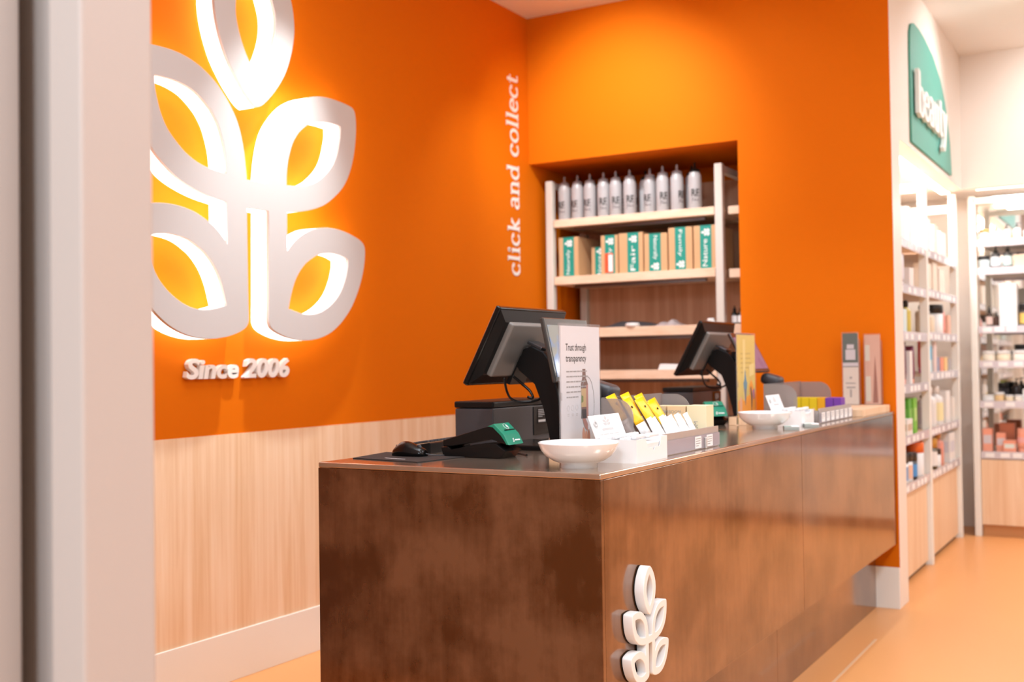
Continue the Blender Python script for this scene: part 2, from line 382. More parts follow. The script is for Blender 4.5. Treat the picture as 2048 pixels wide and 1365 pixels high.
bm = NB(); box(bm, (-3.6, .992, 0), (-1.255, 1.0665, HC)); box(bm, (-3.6, 1.0665, 0), (-1.34, 1.16, HC)); struct('wall_front', bm, JAMB)
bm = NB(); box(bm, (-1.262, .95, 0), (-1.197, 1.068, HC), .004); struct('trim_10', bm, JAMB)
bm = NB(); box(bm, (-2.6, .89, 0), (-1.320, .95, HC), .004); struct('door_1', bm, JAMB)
bm = NB(); box(bm, (-1.152, 4.40, 0.0), (-1.140, 5.2, .0012)); struct('trim_6', bm, mat('pale_floor_strip', (.85, .55, .33), .3))  # thin paler strip running along the floor
bm = NB(); box(bm, (-.62, 6.2, HC-.004), (-.60, 8.26, HC)); struct('trim_7', bm, BASEB)
bm = NB(); box(bm, (-1.33, 6.10, 2.446), (-1.272, 8.36, 2.458)); struct('trim_8', bm, LEDM)
bm = NB(); box(bm, (-1.1, 8.37, 2.462), (3.8, 8.42, 2.474)); struct('trim_9', bm, LEDM)

# ------------------------------------------------------------------ leaf emblem (shared outlines, metres on the wall sign)
UP = [(0.063, 2.043), (0.067, 2.085), (0.075, 2.142), (0.089, 2.205), (0.11, 2.264), (0.137, 2.309), (0.173, 2.353), (0.222, 2.399), (0.271, 2.431), (0.327, 2.457), (0.391, 2.474), (0.456, 2.481), (0.53, 2.48), (0.605, 2.473), (0.633, 2.463), (0.647, 2.437), (0.651, 2.38), (0.644, 2.308), (0.628, 2.235), (0.599, 2.161), (0.557, 2.098), (0.502, 2.048), (0.429, 2.0), (0.351, 1.97), (0.264, 1.949), (0.176, 1.937)]
LO = [(0.174, 1.769), (0.209, 1.805), (0.252, 1.837), (0.302, 1.863), (0.353, 1.882), (0.412, 1.893), (0.48, 1.897), (0.558, 1.89), (0.637, 1.872), (0.677, 1.858), (0.702, 1.837), (0.708, 1.806), (0.7, 1.744), (0.678, 1.676), (0.645, 1.609), (0.599, 1.541), (0.535, 1.479), (0.465, 1.433), (0.389, 1.405), (0.316, 1.393), (0.259, 1.392), (0.224, 1.395), (0.169, 1.404), (0.115, 1.42), (0.078, 1.438), (0.062, 1.458), (0.058, 1.48), (0.060, 1.563)]
UH = [(0.175, 2.052), (0.177, 2.101), (0.185, 2.151), (0.201, 2.202), (0.219, 2.242), (0.25, 2.284), (0.288, 2.316), (0.329, 2.342), (0.37, 2.357), (0.422, 2.367), (0.474, 2.37), (0.539, 2.368)]
UH2 = [(0.539, 2.368), (0.537, 2.325), (0.526, 2.28), (0.509, 2.23), (0.478, 2.178), (0.431, 2.133), (0.379, 2.096), (0.315, 2.07), (0.241, 2.056), (0.175, 2.052)]
LH = [(0.18, 1.526), (0.195, 1.578), (0.213, 1.626), (0.242, 1.675), (0.285, 1.72), (0.329, 1.748), (0.377, 1.77), (0.433, 1.781), (0.486, 1.784), (0.54, 1.777), (0.582, 1.764)]
LH2 = [(0.582, 1.764), (0.579, 1.726), (0.562, 1.675), (0.534, 1.623), (0.498, 1.582), (0.444, 1.543), (0.384, 1.516), (0.325, 1.505), (0.261, 1.508), (0.18, 1.526)]
TLr = [(-0.0, 2.352), (0.024, 2.361), (0.059, 2.388), (0.113, 2.444), (0.168, 2.519), (0.208, 2.607), (0.229, 2.688), (0.233, 2.756), (0.218, 2.84), (0.175, 2.935), (0.110, 3.020), (0.045, 3.072), (0.0, 3.082)]
THr = [(0.0, 2.482), (0.04, 2.528), (0.077, 2.588), (0.105, 2.658), (0.117, 2.724), (0.108, 2.79), (0.07, 2.872), (0.0, 2.955)]
def sm(L, n=4): return [(p[0], p[1]) for p in spline([(a, b, 0) for a, b in L], n)]
def mir(L): return [(-x, y) for x, y in reversed(L)]
def emblem_loops():
    right = sm(UP) + [(.176, 1.935)] + sm(LO) + [(.064, 1.929)]
    body = right + mir(right)
    tl = sm(TLr); tl = tl + mir(tl)[1:-1]; th = sm(THr); th = th + mir(th)[1:-1]
    uh = sm(UH)+sm(UH2)[1:-1]; lh = sm(LH)+sm(LH2)[1:-1]
    return [body, uh, lh, mir(uh), mir(lh)], [tl, th]
EB, ET = emblem_loops()
def wall_emblem():
    t = thing('leaf_sign', 'large backlit white sprig of five hollow leaves on the orange wall', 'sign', (LX, 3.3954, 1.392))
    def put(name, loops, z0, z1, m, bev=0, lab=None):
        me = curve_mesh(loops, z1-z0, bev)
        orient(me, (z0, 0, -1.392), (0, 1, 0), (0, 0, 1)); setm(me, m); return link(name, me, t, label=lab)
    for nm, L in (('leaf_cluster', EB), ('top_leaf', ET)):
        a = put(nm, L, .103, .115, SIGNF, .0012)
        b = put('lit_edge', L, .016, .098, SIGNE); b['label'] = 'glowing white side of the leaves'
        c = put('rim', L, .098, .103, SIGNR)
        for q in (b, c): q.parent = a
    return t
wall_emblem()
def split_letters(me, name, m, parent, word):
    """separate islands into letters by overlapping extent along the text direction (local y)"""
    bm = bmesh.new(); bm.from_mesh(me); seen = set(); isl = []
    for v in bm.verts:
        if v in seen: continue
        st = [v]; seen.add(v); g = []
        while st:
            q = st.pop(); g.append(q)
            for e in q.link_edges:
                o = e.other_vert(q)
                if o not in seen: seen.add(o); st.append(o)
        isl.append(g)
    isl.sort(key=lambda g: sum(v.co.y for v in g)/len(g)); grp = []
    for g in isl:
        a, b = min(v.co.y for v in g), max(v.co.y for v in g)
        if grp and a < grp[-1][1] - .35*(b-a): grp[-1][0].extend(g); grp[-1][1] = max(b, grp[-1][1])
        else: grp.append([list(g), b])
    for g, _ in grp:
        nb = bmesh.new(); mp = {}
        for v in g: mp[v] = nb.verts.new(v.co)
        for f in bm.faces:
            if f.verts[0] in mp: nb.faces.new([mp[v] for v in f.verts])
        obj(name, nb, m, parent)
    bm.free()
t = thing('since_lettering', 'raised white lettering "Since 2006" below the backlit leaf sign', 'lettering', (LX, 3.085, 1.235))
me = text_mesh('Since 2006', .1, .022, width=.592, bold=.0032, shear=.16, height=.083)
orient(me, (.003, 0, -.001), (0, 1, 0), (0, 0, 1)); split_letters(me, 'letter', WHITE, t, 'Since 2006')
# vertical serif lettering
ls, wd = serif_letters('click and collect', .093, .004, .105, .03)
t = thing('vertical_lettering', 'white serif words "click and collect" running up the orange wall by the corner', 'lettering', (LX, 5.748, 1.80))
k = 1.208/wd
for chh, bm in ls:
    me = bpy.data.meshes.new('letter'); bmesh.ops.recalc_face_normals(bm, faces=bm.faces); bm.to_mesh(me); bm.free()
    me.transform(Matrix.Diagonal((k, 1, 1, 1))); orient(me, (.0005, 0, 0), (0, 0, 1), (0, -1, 0)); setm(me, WHITE); link('letter', me, t)
# beauty sign on the fascia
FX = -1.17
t = thing('beauty_sign', 'green arched panel with white raised word "beauty" above the shelving', 'sign', (FX, 6.38, 2.475))
arch = [(6.378, 2.475), (6.382, 2.99), (6.392, 3.09), (6.43, 3.142), (6.50, 3.165), (6.66, 3.17), (6.832, 3.16), (7.11, 3.12), (7.364, 3.03), (7.50, 2.94), (7.60, 2.83), (7.69, 2.67), (7.736, 2.49), (7.736, 2.475)]
me = curve_mesh([[(y-6.38, z-2.475) for y, z in arch]], .012); orient(me, (.001, 0, 0), (0, 1, 0), (0, 0, 1))
setm(me, mat('mint_green_panel', (.085, .36, .285), .5, var=(4, .02))); link('arch_panel', me, t)
ls, wd = serif_letters('beauty', .165, .022, .15, .06)
for chh, bm in ls:
    me = bpy.data.meshes.new('letter'); bmesh.ops.recalc_face_normals(bm, faces=bm.faces); bm.to_mesh(me); bm.free()
    me.transform(Matrix.Diagonal((.96/wd, 1, 1, 1))); orient(me, (.022, .05, .165), (0, 1, 0), (0, 0, 1)); setm(me, WHITE); link('letter', me, t)

# ------------------------------------------------------------------ counter
CX, CY0, CB, HT = -1.180, 2.432, .333, 1.0076
t = thing('counter', 'long patinated brown steel shop counter with floating front', 'counter', (-1.66, 4.18, 0))
def cl(p): return (p[0]+1.66, p[1]-4.18, p[2])
def cb(bm, a, b, bev=0, mi=0): box(bm, cl(a), cl(b), bev, 2, mi)
XR, YS_ = -2.066, 4.172
bm = NB(); cb(bm, (XR, CY0, HT-.015), (CX, YS_-.001, HT), .003); obj('worktop', bm, WORKTOP, t, label='brushed shiny lighter metal top')
bm = NB(); cb(bm, (XR, YS_+.001, HT-.015), (CX, BY-.001, HT), .003); obj('worktop', bm, WORKTOP, t, label='brushed shiny lighter metal top')
bm = NB(); cb(bm, (CX-.02, CY0+.0155, CB), (CX, YS_-.001, HT-.0155), .001); obj('front_panel', bm, COUNTER, t)
bm = NB(); cb(bm, (CX-.02, YS_+.001, CB), (CX, BY-.001, HT-.0155), .001); obj('front_panel', bm, COUNTER, t)
bm = NB(); cb(bm, (XR, CY0, .02), (CX, CY0+.015, HT-.0155), .001); obj('end_panel', bm, COUNTER, t)
bm = NB(); cb(bm, (-1.308, CY0+.016, 0), (-1.288, YS_-.001, CB+.02), .001); cb(bm, (-1.308, YS_+.001, 0), (-1.288, BY-.013, CB+.02), .001)
cb(bm, (-1.308, CY0+.016, CB), (CX-.021, BY-.013, CB+.012)); obj('plinth', bm, COUNTER, t)
bm = NB(); cb(bm, (XR+.02, CY0+.016, .0), (XR+.04, BY-.013, HT-.016)); obj('rear_panel', bm, CABW, t)
def small_emblem():
    t = thing('leaf_emblem', 'small white raised sprig emblem on the front of the brown counter', 'emblem', (CX, 2.652, .462))
    sc = .1713
    for nm, L in (('leaf_cluster', EB), ('top_leaf', ET)):
        LL = [[(x*sc, (y-1.392)*sc) for x, y in l] for l in L]
        me = curve_mesh(LL, .026, .0016); orient(me, (.003, 0, 0), (0, 1, 0), (0, 0, 1)); setm(me, WHITE); a = link(nm, me, t)
        me = curve_mesh(LL, .002); orient(me, (.0008, 0, 0), (0, 1, 0), (0, 0, 1)); setm(me, BLACK); link('backing', me, a, label='thin dark backing behind the white leaves')
small_emblem()
CT = 1.0  # items are laid out on a bench at height 1 m, then moved onto the two till stations below
_before = set(COL.objects)
# wooden risers
bm = NB(); box(bm, (-.20, -.295, 0), (.20, .295, .034), .002); tag(obj('wooden_riser', bm, CABW, loc=(-1.40, 5.568, CT)), 'low pale wooden riser under the two leaflet holders at the counter end', 'riser')

# ------------------------------------------------------------------ till screens
def pos_terminal(loc, label, tilt=None):
    t = thing('till_terminal', label, 'till', loc)
    R = Vector((-1.72, 3.15, HT))
    def L(p): return Vector(p)-R
    # main screen facing the cashier (-X), seen from behind
    tl = Vector((-1.755, 2.935, 1.452)); bl = Vector((-1.885, 2.935, 1.209)); yd = Vector((0, 1, 0))
    v = (tl-bl); h = v.length; v.normalize(); n = yd.cross(v)
    if n.x < 0: n = -n     # n points to the customer side
    W = .445; c = L((tl+bl)/2)+yd*(W/2)
    bm = NB(); obox(bm, c-n*.012, (W/2, h/2, .010), (yd, v, n), .006, 3); scr = obj('screen_housing', bm, BLACKG, t)
    bm = NB()
    # bulged back shell
    q = [(-W/2+.004, -h/2+.004), (W/2-.004, -h/2+.004), (W/2-.004, h/2-.004), (-W/2+.004, h/2-.004)]
    q2 = [(-W/2+.03, -h/2+.05), (W/2-.03, -h/2+.05), (W/2-.03, h/2-.04), (-W/2+.03, h/2-.04)]
    A = [bm.verts.new(c+yd*a+v*b-n*.004) for a, b in q]; B = [bm.verts.new(c+yd*a+v*b+n*.018) for a, b in q2]
    bm.faces.new(B)
    for i in range(4): bm.faces.new((A[i], A[(i+1) % 4], B[(i+1) % 4], B[i]))
    obj('back_shell', bm, BLACK, scr)
    bm = NB(); obox(bm, c-n*.0225, (W/2-.02, h/2-.02, .0006), (yd, v, n)); obj('display', bm, mat('till_screen', (.02, .02, .03), .1, emit=(.6, .7, .9), es=.6), scr, label='lit screen facing the cashier')
    bm = NB(); obox(bm, c+n*.024+v*.006, (W/2-.052, h/2-.044, .013), (yd, v, n), .007, 3); cv = obj('back_cover', bm, GREYP, t, label='taupe grey cover on the back of the screen')
    bm = NB(); obox(bm, c+n*.036-v*.062+yd*.005, (.05, .052, .007), (yd, v, n), .002); obj('mount_recess', bm, BLACK, cv)
    bm = NB(); obox(bm, c+n*.047+v*.008+yd*.0, (.042, .017, .003), (yd, v, n), .001); obj('hinge_plate', bm, GREYP, cv)
    # arm: bent profile in XZ, extruded along Y
    prof = [(-1.80, 1.270), (-1.775, 1.325), (-1.745, 1.335), (-1.70, 1.315), (-1.675, 1.285), (-1.615, 1.037), (-1.612, 1.0235), (-1.68, 1.0235), (-1.70, 1.14), (-1.73, 1.215), (-1.79, 1.255)]
    bm = NB(); prism(bm, [(a+1.72, b-HT) for a, b in prof], 'y', -.05, .035, bev=.004); arm = obj('stand_arm', bm, BLACK, t)
    bm = NB(); obox(bm, L((-1.735, 3.14, 1.336)), (.028, .036, .005), (Vector((.9, 0, -.4)).normalized(), yd, Vector((.4, 0, .9)).normalized()), .002); obj('hinge_cap', bm, STEEL, arm)
    bm = NB(); box(bm, L((-1.85, 3.0, HT)), L((-1.605, 3.27, HT+.0155)), .004); obj('base', bm, BLACKG, t)
    # customer display
    tl = Vector((-1.643, 2.995, 1.421)); bl = Vector((-1.600, 2.995, 1.220))
    if tilt: tl = Vector((-1.656, 2.995, 1.402)); bl = Vector((-1.566, 2.995, 1.226))
    v2 = (tl-bl); h2 = v2.length; v2.normalize(); n2 = yd.cross(v2)
    if n2.x < 0: n2 = -n2
    W2 = .30; c2 = L((tl+bl)/2)+yd*(W2/2)
    bm = NB(); obox(bm, c2-n2*.006, (W2/2, h2/2, .007), (yd, v2, n2), .004, 3); cd_ = obj('customer_display', bm, mat('display_bezel', (.045, .042, .038) if not tilt else (.03, .012, .01), .25, coat=.3), t)
    dm = bpy.data.materials.new('customer_screen'); dm.use_nodes = True; nt = dm.node_tree; b = nt.nodes['Principled BSDF']
    tc = nt.nodes.new('ShaderNodeTexCoord'); nz = nt.nodes.new('ShaderNodeTexNoise'); nz.inputs['Scale'].default_value = 14; nz.inputs['Detail'].default_value = 4
    rp = nt.nodes.new('ShaderNodeValToRGB'); rp.color_ramp.elements[0].color = (.30, .42, .72, 1); rp.color_ramp.elements[1].color = (.50, .46, .40, 1)
    
    if tilt: rp.color_ramp.elements[0].color = (.36, .20, .34, 1); rp.color_ramp.elements[1].color = (.30, .16, .30, 1)
    rp.color_ramp.elements[0].position = .44; rp.color_ramp.elements[1].position = .56
    nt.links.new(tc.outputs['Object'], nz.inputs['Vector']); nt.links.new(nz.outputs['Fac'], rp.inputs['Fac'])
    nt.links.new(rp.outputs['Color'], b.inputs['Emission Color']); b.inputs['Emission Strength'].default_value = .75; b.inputs['Base Color'].default_value = (.03, .03, .03, 1); b.inputs['Roughness'].default_value = .08
    bm = NB(); obox(bm, c2+n2*.0018-v2*.004, (W2/2-.016, h2/2-.02, .0009), (yd, v2, n2)); obj('picture_panel', bm, dm, cd_, label='lit picture on the customer display')
    bm = NB(); obox(bm, L((-1.655, 3.145, 1.30)), (.035, .03, .02), None, .003); obj('display_bracket', bm, BLACK, t)
    # cable loops under the screen
    bm = NB(); pts = [L(p) for p in [(-1.80, 3.02, 1.235), (-1.795, 3.03, 1.19), (-1.785, 3.045, 1.165), (-1.755, 3.07, 1.155), (-1.72, 3.11, 1.165), (-1.715, 3.12, 1.20)]]
    tube(bm, spline(pts, 6), .004, 8)
    pts = [L(p) for p in [(-1.79, 3.06, 1.24), (-1.77, 3.08, 1.215), (-1.745, 3.09, 1.19), (-1.735, 3.09, 1.168), (-1.752, 3.085, 1.172)]]
    tube(bm, spline(pts, 6), .0045, 8); obj('cable', bm, BLACKG, t)
    return t
P1 = (-1.72, 3.15, CT); P2 = (-1.72, 4.90, CT)
pt = pos_terminal(P1, 'black till terminal nearest the camera, behind the white poster holder')
pos_terminal(P2, 'black till terminal farther along the counter, behind the yellow poster holder', True)
def printer(loc, label):
    t = thing('receipt_printer', label, 'printer', loc)
    bm = NB(); box(bm, (-.15, -.2, 0), (-.004, .20, .125), .006, 3); box(bm, (-.012, -.2, 0), (.0, .065, .125), .003); obj('body', bm, DGREY, t)
    bm = NB(); box(bm, (-.152, -.202, .126), (.002, .202, .148), .006, 3); obj('lid', bm, BLACK, t)
    bm = NB(); box(bm, (-.004, .075, .02), (-.001, .19, .12)); r = obj('rear_recess', bm, BLACKG, t)
    bm = NB(); box(bm, (-.0008, .10, .06), (.0004, .165, .112)); bars(bm, (.0004, .105, .065), (0, 1, 0), (0, 0, 1), [(0, .05, .004, .008)], .0004, 1)
    bars(bm, (.0004, .105, .08), (0, 1, 0), (0, 0, 1), wordrows(.05, .028, .006, 5, .002, 3), .0004, 1); obj('rating_label', bm, [BLACK, LINK], r)
    return t
pr = printer((-1.93, 3.38, CT), 'black receipt printer under the nearer till screen')
dup(pr, (-1.93, 5.22, CT), 0, 'black receipt printer under the farther till screen')
def scanner(loc, label):
    t = thing('barcode_scanner', label, 'scanner', loc)
    bm = NB(); lathe(bm, [(0, 0), (.04, 0), (.042, .006), (.03, .014), (.012, .02), (.010, .12), (0, .122)], n=20); obj('stand', bm, BLACK, t)
    bm = NB(); obox(bm, (0.008, 0, .178), (.048, .042, .026), (Vector((.96, 0, -.28)).normalized(), Vector((0, 1, 0)), Vector((.28, 0, .96)).normalized()), .020, 4)
    for f in bm.faces: f.smooth = True
    h = obj('scan_head', bm, DGREY, t)
    bm = NB(); lathe(bm, [(0, .115), (.026, .12), (.034, .142), (.030, .156), (0, .158)], n=20); obj('collar', bm, BLACK, t)
    return t
sc_ = scanner((-1.66, 3.44, CT), 'black barcode scanner peeking out right of the white poster holder')
dup(sc_, (-1.60, 5.16, CT), 0, 'grey-black barcode scanner head right of the yellow poster holder')

# payment terminals
def card_reader(loc, rotz, label):
    t = thing('card_reader', label, 'card reader', loc, rotz)
    O = (-1.76, 1.0)
    def q(L): return [(a-O[0], b-O[1]) for a, b in L]
    base = [(-1.875, 1.029), (-1.866, 1.0), (-1.672, 1.0), (-1.651, 1.022), (-1.684, 1.043), (-1.712, 1.044), (-1.755, 1.039), (-1.838, 1.019), (-1.850, 1.031)]
    bm = NB(); prism(bm, q(base), 'y', -.045, .045, bev=.003); obj('cradle', bm, BLACKG, t)
    dev = [(-1.869, 1.049), (-1.732, 1.086), (-1.692, 1.097), (-1.662, 1.068), (-1.646, 1.040), (-1.676, 1.0455), (-1.70, 1.058), (-1.725, 1.052), (-1.838, 1.031), (-1.868, 1.031)]
    bm = NB(); prism(bm, q(dev), 'y', -.042, .042, bev=.003); d = obj('handset', bm, BLACKG, t)
    cap = [(-1.715, 1.0915), (-1.692, 1.0995), (-1.658, 1.069), (-1.643, 1.040), (-1.652, 1.0405), (-1.668, 1.068), (-1.695, 1.0915)]
    bm = NB(); prism(bm, q(cap), 'y', -.0425, .0425, bev=.002); g = obj('privacy_cap', bm, GREEN, t, label='green cover over the reader end')
    bm = NB(); prism(bm, q([(-1.671, 1.0812), (-1.6695, 1.0797), (-1.668, 1.0805), (-1.670, 1.0825)]), 'y', -.02, .036); obj('card_slot', bm, BLACK, g)
    xd = Vector((0, 1, 0)); yd = Vector((-.034, 0, .0305)).normalized()
    # contactless symbol: ring with small waves on the sloping top
    bm = NB(); nrm = xd.cross(yd)
    c0 = Vector((-1.680+1.76, 0.005, .0893+.0008)); 
    for rr, a0, a1 in ((.0105, 0, 360), (.003, -50, 50), (.0055, -50, 50), (.008, -50, 50)):
        tube(bm, [c0+xd*(rr*math.cos(math.radians(a0+(a1-a0)*k/20)))+yd*(rr*math.sin(math.radians(a0+(a1-a0)*k/20)))-Vector((0, 0, 0)) for k in range(21)], .0006, 5)
    obj('contactless_symbol', bm, WHITE, g)
    yd2 = Vector((-.015, 0, .029)).normalized()
    me = text_mesh('S', .016, .0006, bold=.0004, shear=.3); orient(me, (-1.6475+1.76+.002, -.012, .0475), (0, 1, 0), yd2); setm(me, WHITE); link('printed_logo', me, g)
    bm = NB(); bars(bm, (-1.6475+1.76+.002, .0, .0485), (0, 1, 0), yd2, [(0, .006, .004, .004), (.007, .013, .004, .004), (.014, .022, .004, .004), (.023, .028, .004, .004)], .0006); obj('printed_name', bm, WHITE, g)
    bm = NB(); prism(bm, [(a, b) for a, b in q([(-1.712, 1.0905), (-1.86, 1.0505), (-1.86, 1.0525), (-1.714, 1.0925)])], 'y', -.034, .034); obj('keypad_face', bm, DGREY, d)
    return t
cr = card_reader((-1.76, 2.836, CT), 0, 'black card reader with green end cap, beside the mouse')
dup(cr, (-1.722, 4.63, CT), -.72, 'black card reader with green cap in front of the farther till')
# mouse pad, mouse, keyboard
bm = NB(); prism(bm, [(-2.082, 2.640), (-1.822, 2.597), (-1.790, 2.800), (-1.860, 2.812), (-2.118, 2.850)], 'z', 1.0, 1.003)
pad = obj('mouse_pad', bm, RUB); tag(pad, 'thin black mouse pad at the near corner of the counter', 'mouse pad')
bm = NB(); bars(bm, (-1.985, 2.668, 1.0031), (.26, -.043, 0), (.043, .26, 0), [(0, .012, 0, .007), (.014, .024, 0, .005), (.026, .036, 0, .006), (.038, .05, 0, .005), (.052, .062, 0, .006), (.064, .08, 0, .005)], .0003); obj('printed_mark', bm, WHITE, pad, label='small white print on the pad edge')
t = thing('computer_mouse', 'black computer mouse on the mouse pad', 'mouse', (-1.965, 2.760, 1.0032), -.05)
bm = NB(); n = 14; rings = []
for i in range(n+1):
    u = i/n; x = -.058+.118*u; hw = .031*math.sin(math.pi*min(1, .08+.84*u))**.45 if 0 < i < n else .012
    hh = [.010, .022, .030, .036, .040, .0415, .0415, .040, .0375, .034, .031, .028, .025, .022, .016][i]
    rings.append([bm.verts.new((x, hw*math.cos(a), .001+hh*max(0, math.sin(a))**.7)) for a in [math.pi*k/12 for k in range(13)]])
for a, b in zip(rings, rings[1:]):
    for k in range(12): bm.faces.new((a[k], a[k+1], b[k+1], b[k])).smooth = True
    bm.faces.new((a[12], a[0], b[0], b[12]))
bm.faces.new(rings[0]); bm.faces.new(list(reversed(rings[-1]))); ms = obj('shell', bm, BLACKG, t)
bm = NB(); lathe(bm, [(0, -.003), (.008, -.003), (.009, 0), (.008, .003), (0, .003)], n=16); bmesh.ops.rotate(bm, matrix=Matrix.Rotation(math.pi/2, 3, 'X'), verts=bm.verts); bmesh.ops.translate(bm, vec=(.036, 0, .0255), verts=bm.verts); obj('scroll_wheel', bm, DGREY, t)
bm = NB(); tube(bm, spline([(.060, 0, .008), (.075, .01, .004), (.095, .03, .002), (.115, .06, .002)], 5), .0018, 6); obj('cable', bm, DGREY, t)
t = thing('keyboard', 'black compact keyboard behind the mouse, partly hidden by the card reader', 'keyboard', (-2.045, 3.00, CT), .08)
bm = NB(); prism(bm, [(-.065, 0), (.065, 0), (.065, .030), (.06, .033), (-.065, .014)], 'y', -.13, .13, bev=.002); obj('case', bm, BLACK, t)
for r in range(5):
    for k in range(12):
        x = -.052+r*.024; y = -.118+k*.0213
        if r == 0 and 3 < k < 8: continue
        bm = NB(); obox(bm, (x, y+.001, .0165+(x+.065)*.146+.0035), (.0098, .0088, .0035), (Vector((.99, 0, .144)).normalized(), Vector((0, 1, 0)), Vector((-.144, 0, .99)).normalized()), .0015, 1); obj('key', bm, DGREY, t)
# loose cables on the worktop
bm = NB(); tube(bm, spline([(-1.645, 2.90, CT+.003), (-1.70, 2.95, CT+.003), (-1.80, 2.965, CT+.003), (-1.905, 3.02, CT+.003), (-1.92, 3.12, CT+.003)], 6), .0028, 7)
tag(obj('cable', bm, BLACK), 'black cable lying behind the nearer card reader', 'cable')

# ------------------------------------------------------------------ bowls
def bowl(loc, label):
    t = thing('bowl', label, 'bowl', loc)
    o = [(0, .004), (.046, .004), (.046, 0), (.050, 0), (.049, .011), (.068, .018), (.086, .030), (.098, .044), (.1055, .062), (.1065, .0645), (.104, .066), (.101, .063), (.094, .047), (.082, .034), (.066, .024), (.045, .017), (0, .014)]
    bm = NB(); lathe(bm, o, n=56, cap=False); obj('dish', bm, PORC, t)
    return t
b1 = bowl((-1.353, 2.660, CT), 'white porcelain bowl at the front corner of the counter')
b2 = dup(b1, (-1.400, 4.43, CT), 0, 'white porcelain bowl farther along, before the yellow poster')
def sweets(c, grp, where):
    rnd = random.Random(int(c[1]*10)); src = None
    for i in range(9):
        a = i*2.4; r = .052*math.sqrt((i+.3)/9)
        x, y = c[0]+r*math.cos(a), c[1]+r*math.sin(a); rz = rnd.uniform(0, 3)
        z = CT+.0245+.22*max(0, r-.02)+.006
        if src is None:
            src = thing('wrapped_sweet', 'white wrapped sweet lying in the '+where, 'sweet', (x, y, z), rz, grp)
            bm = NB(); obox(bm, (0, 0, .005), (.011, .008, .006), None, .004, 2); obj('sweet_body', bm, FOILW, src)
            bm = NB(); prism(bm, [(.010, -.002), (.019, -.007), (.019, .007), (.010, .002)], 'z', .004, .0055); prism(bm, [(-.010, -.002), (-.010, .002), (-.019, .007), (-.019, -.007)], 'z', .004, .0055); obj('wrapper_end', bm, FOILW, src)
        else: dup(src, (x, y, z), rz, src['label'])
sweets((-1.353, 2.660), 'sweets in the near bowl', 'nearer bowl')
sweets((-1.400, 4.43), 'sweets in the far bowl', 'farther bowl')

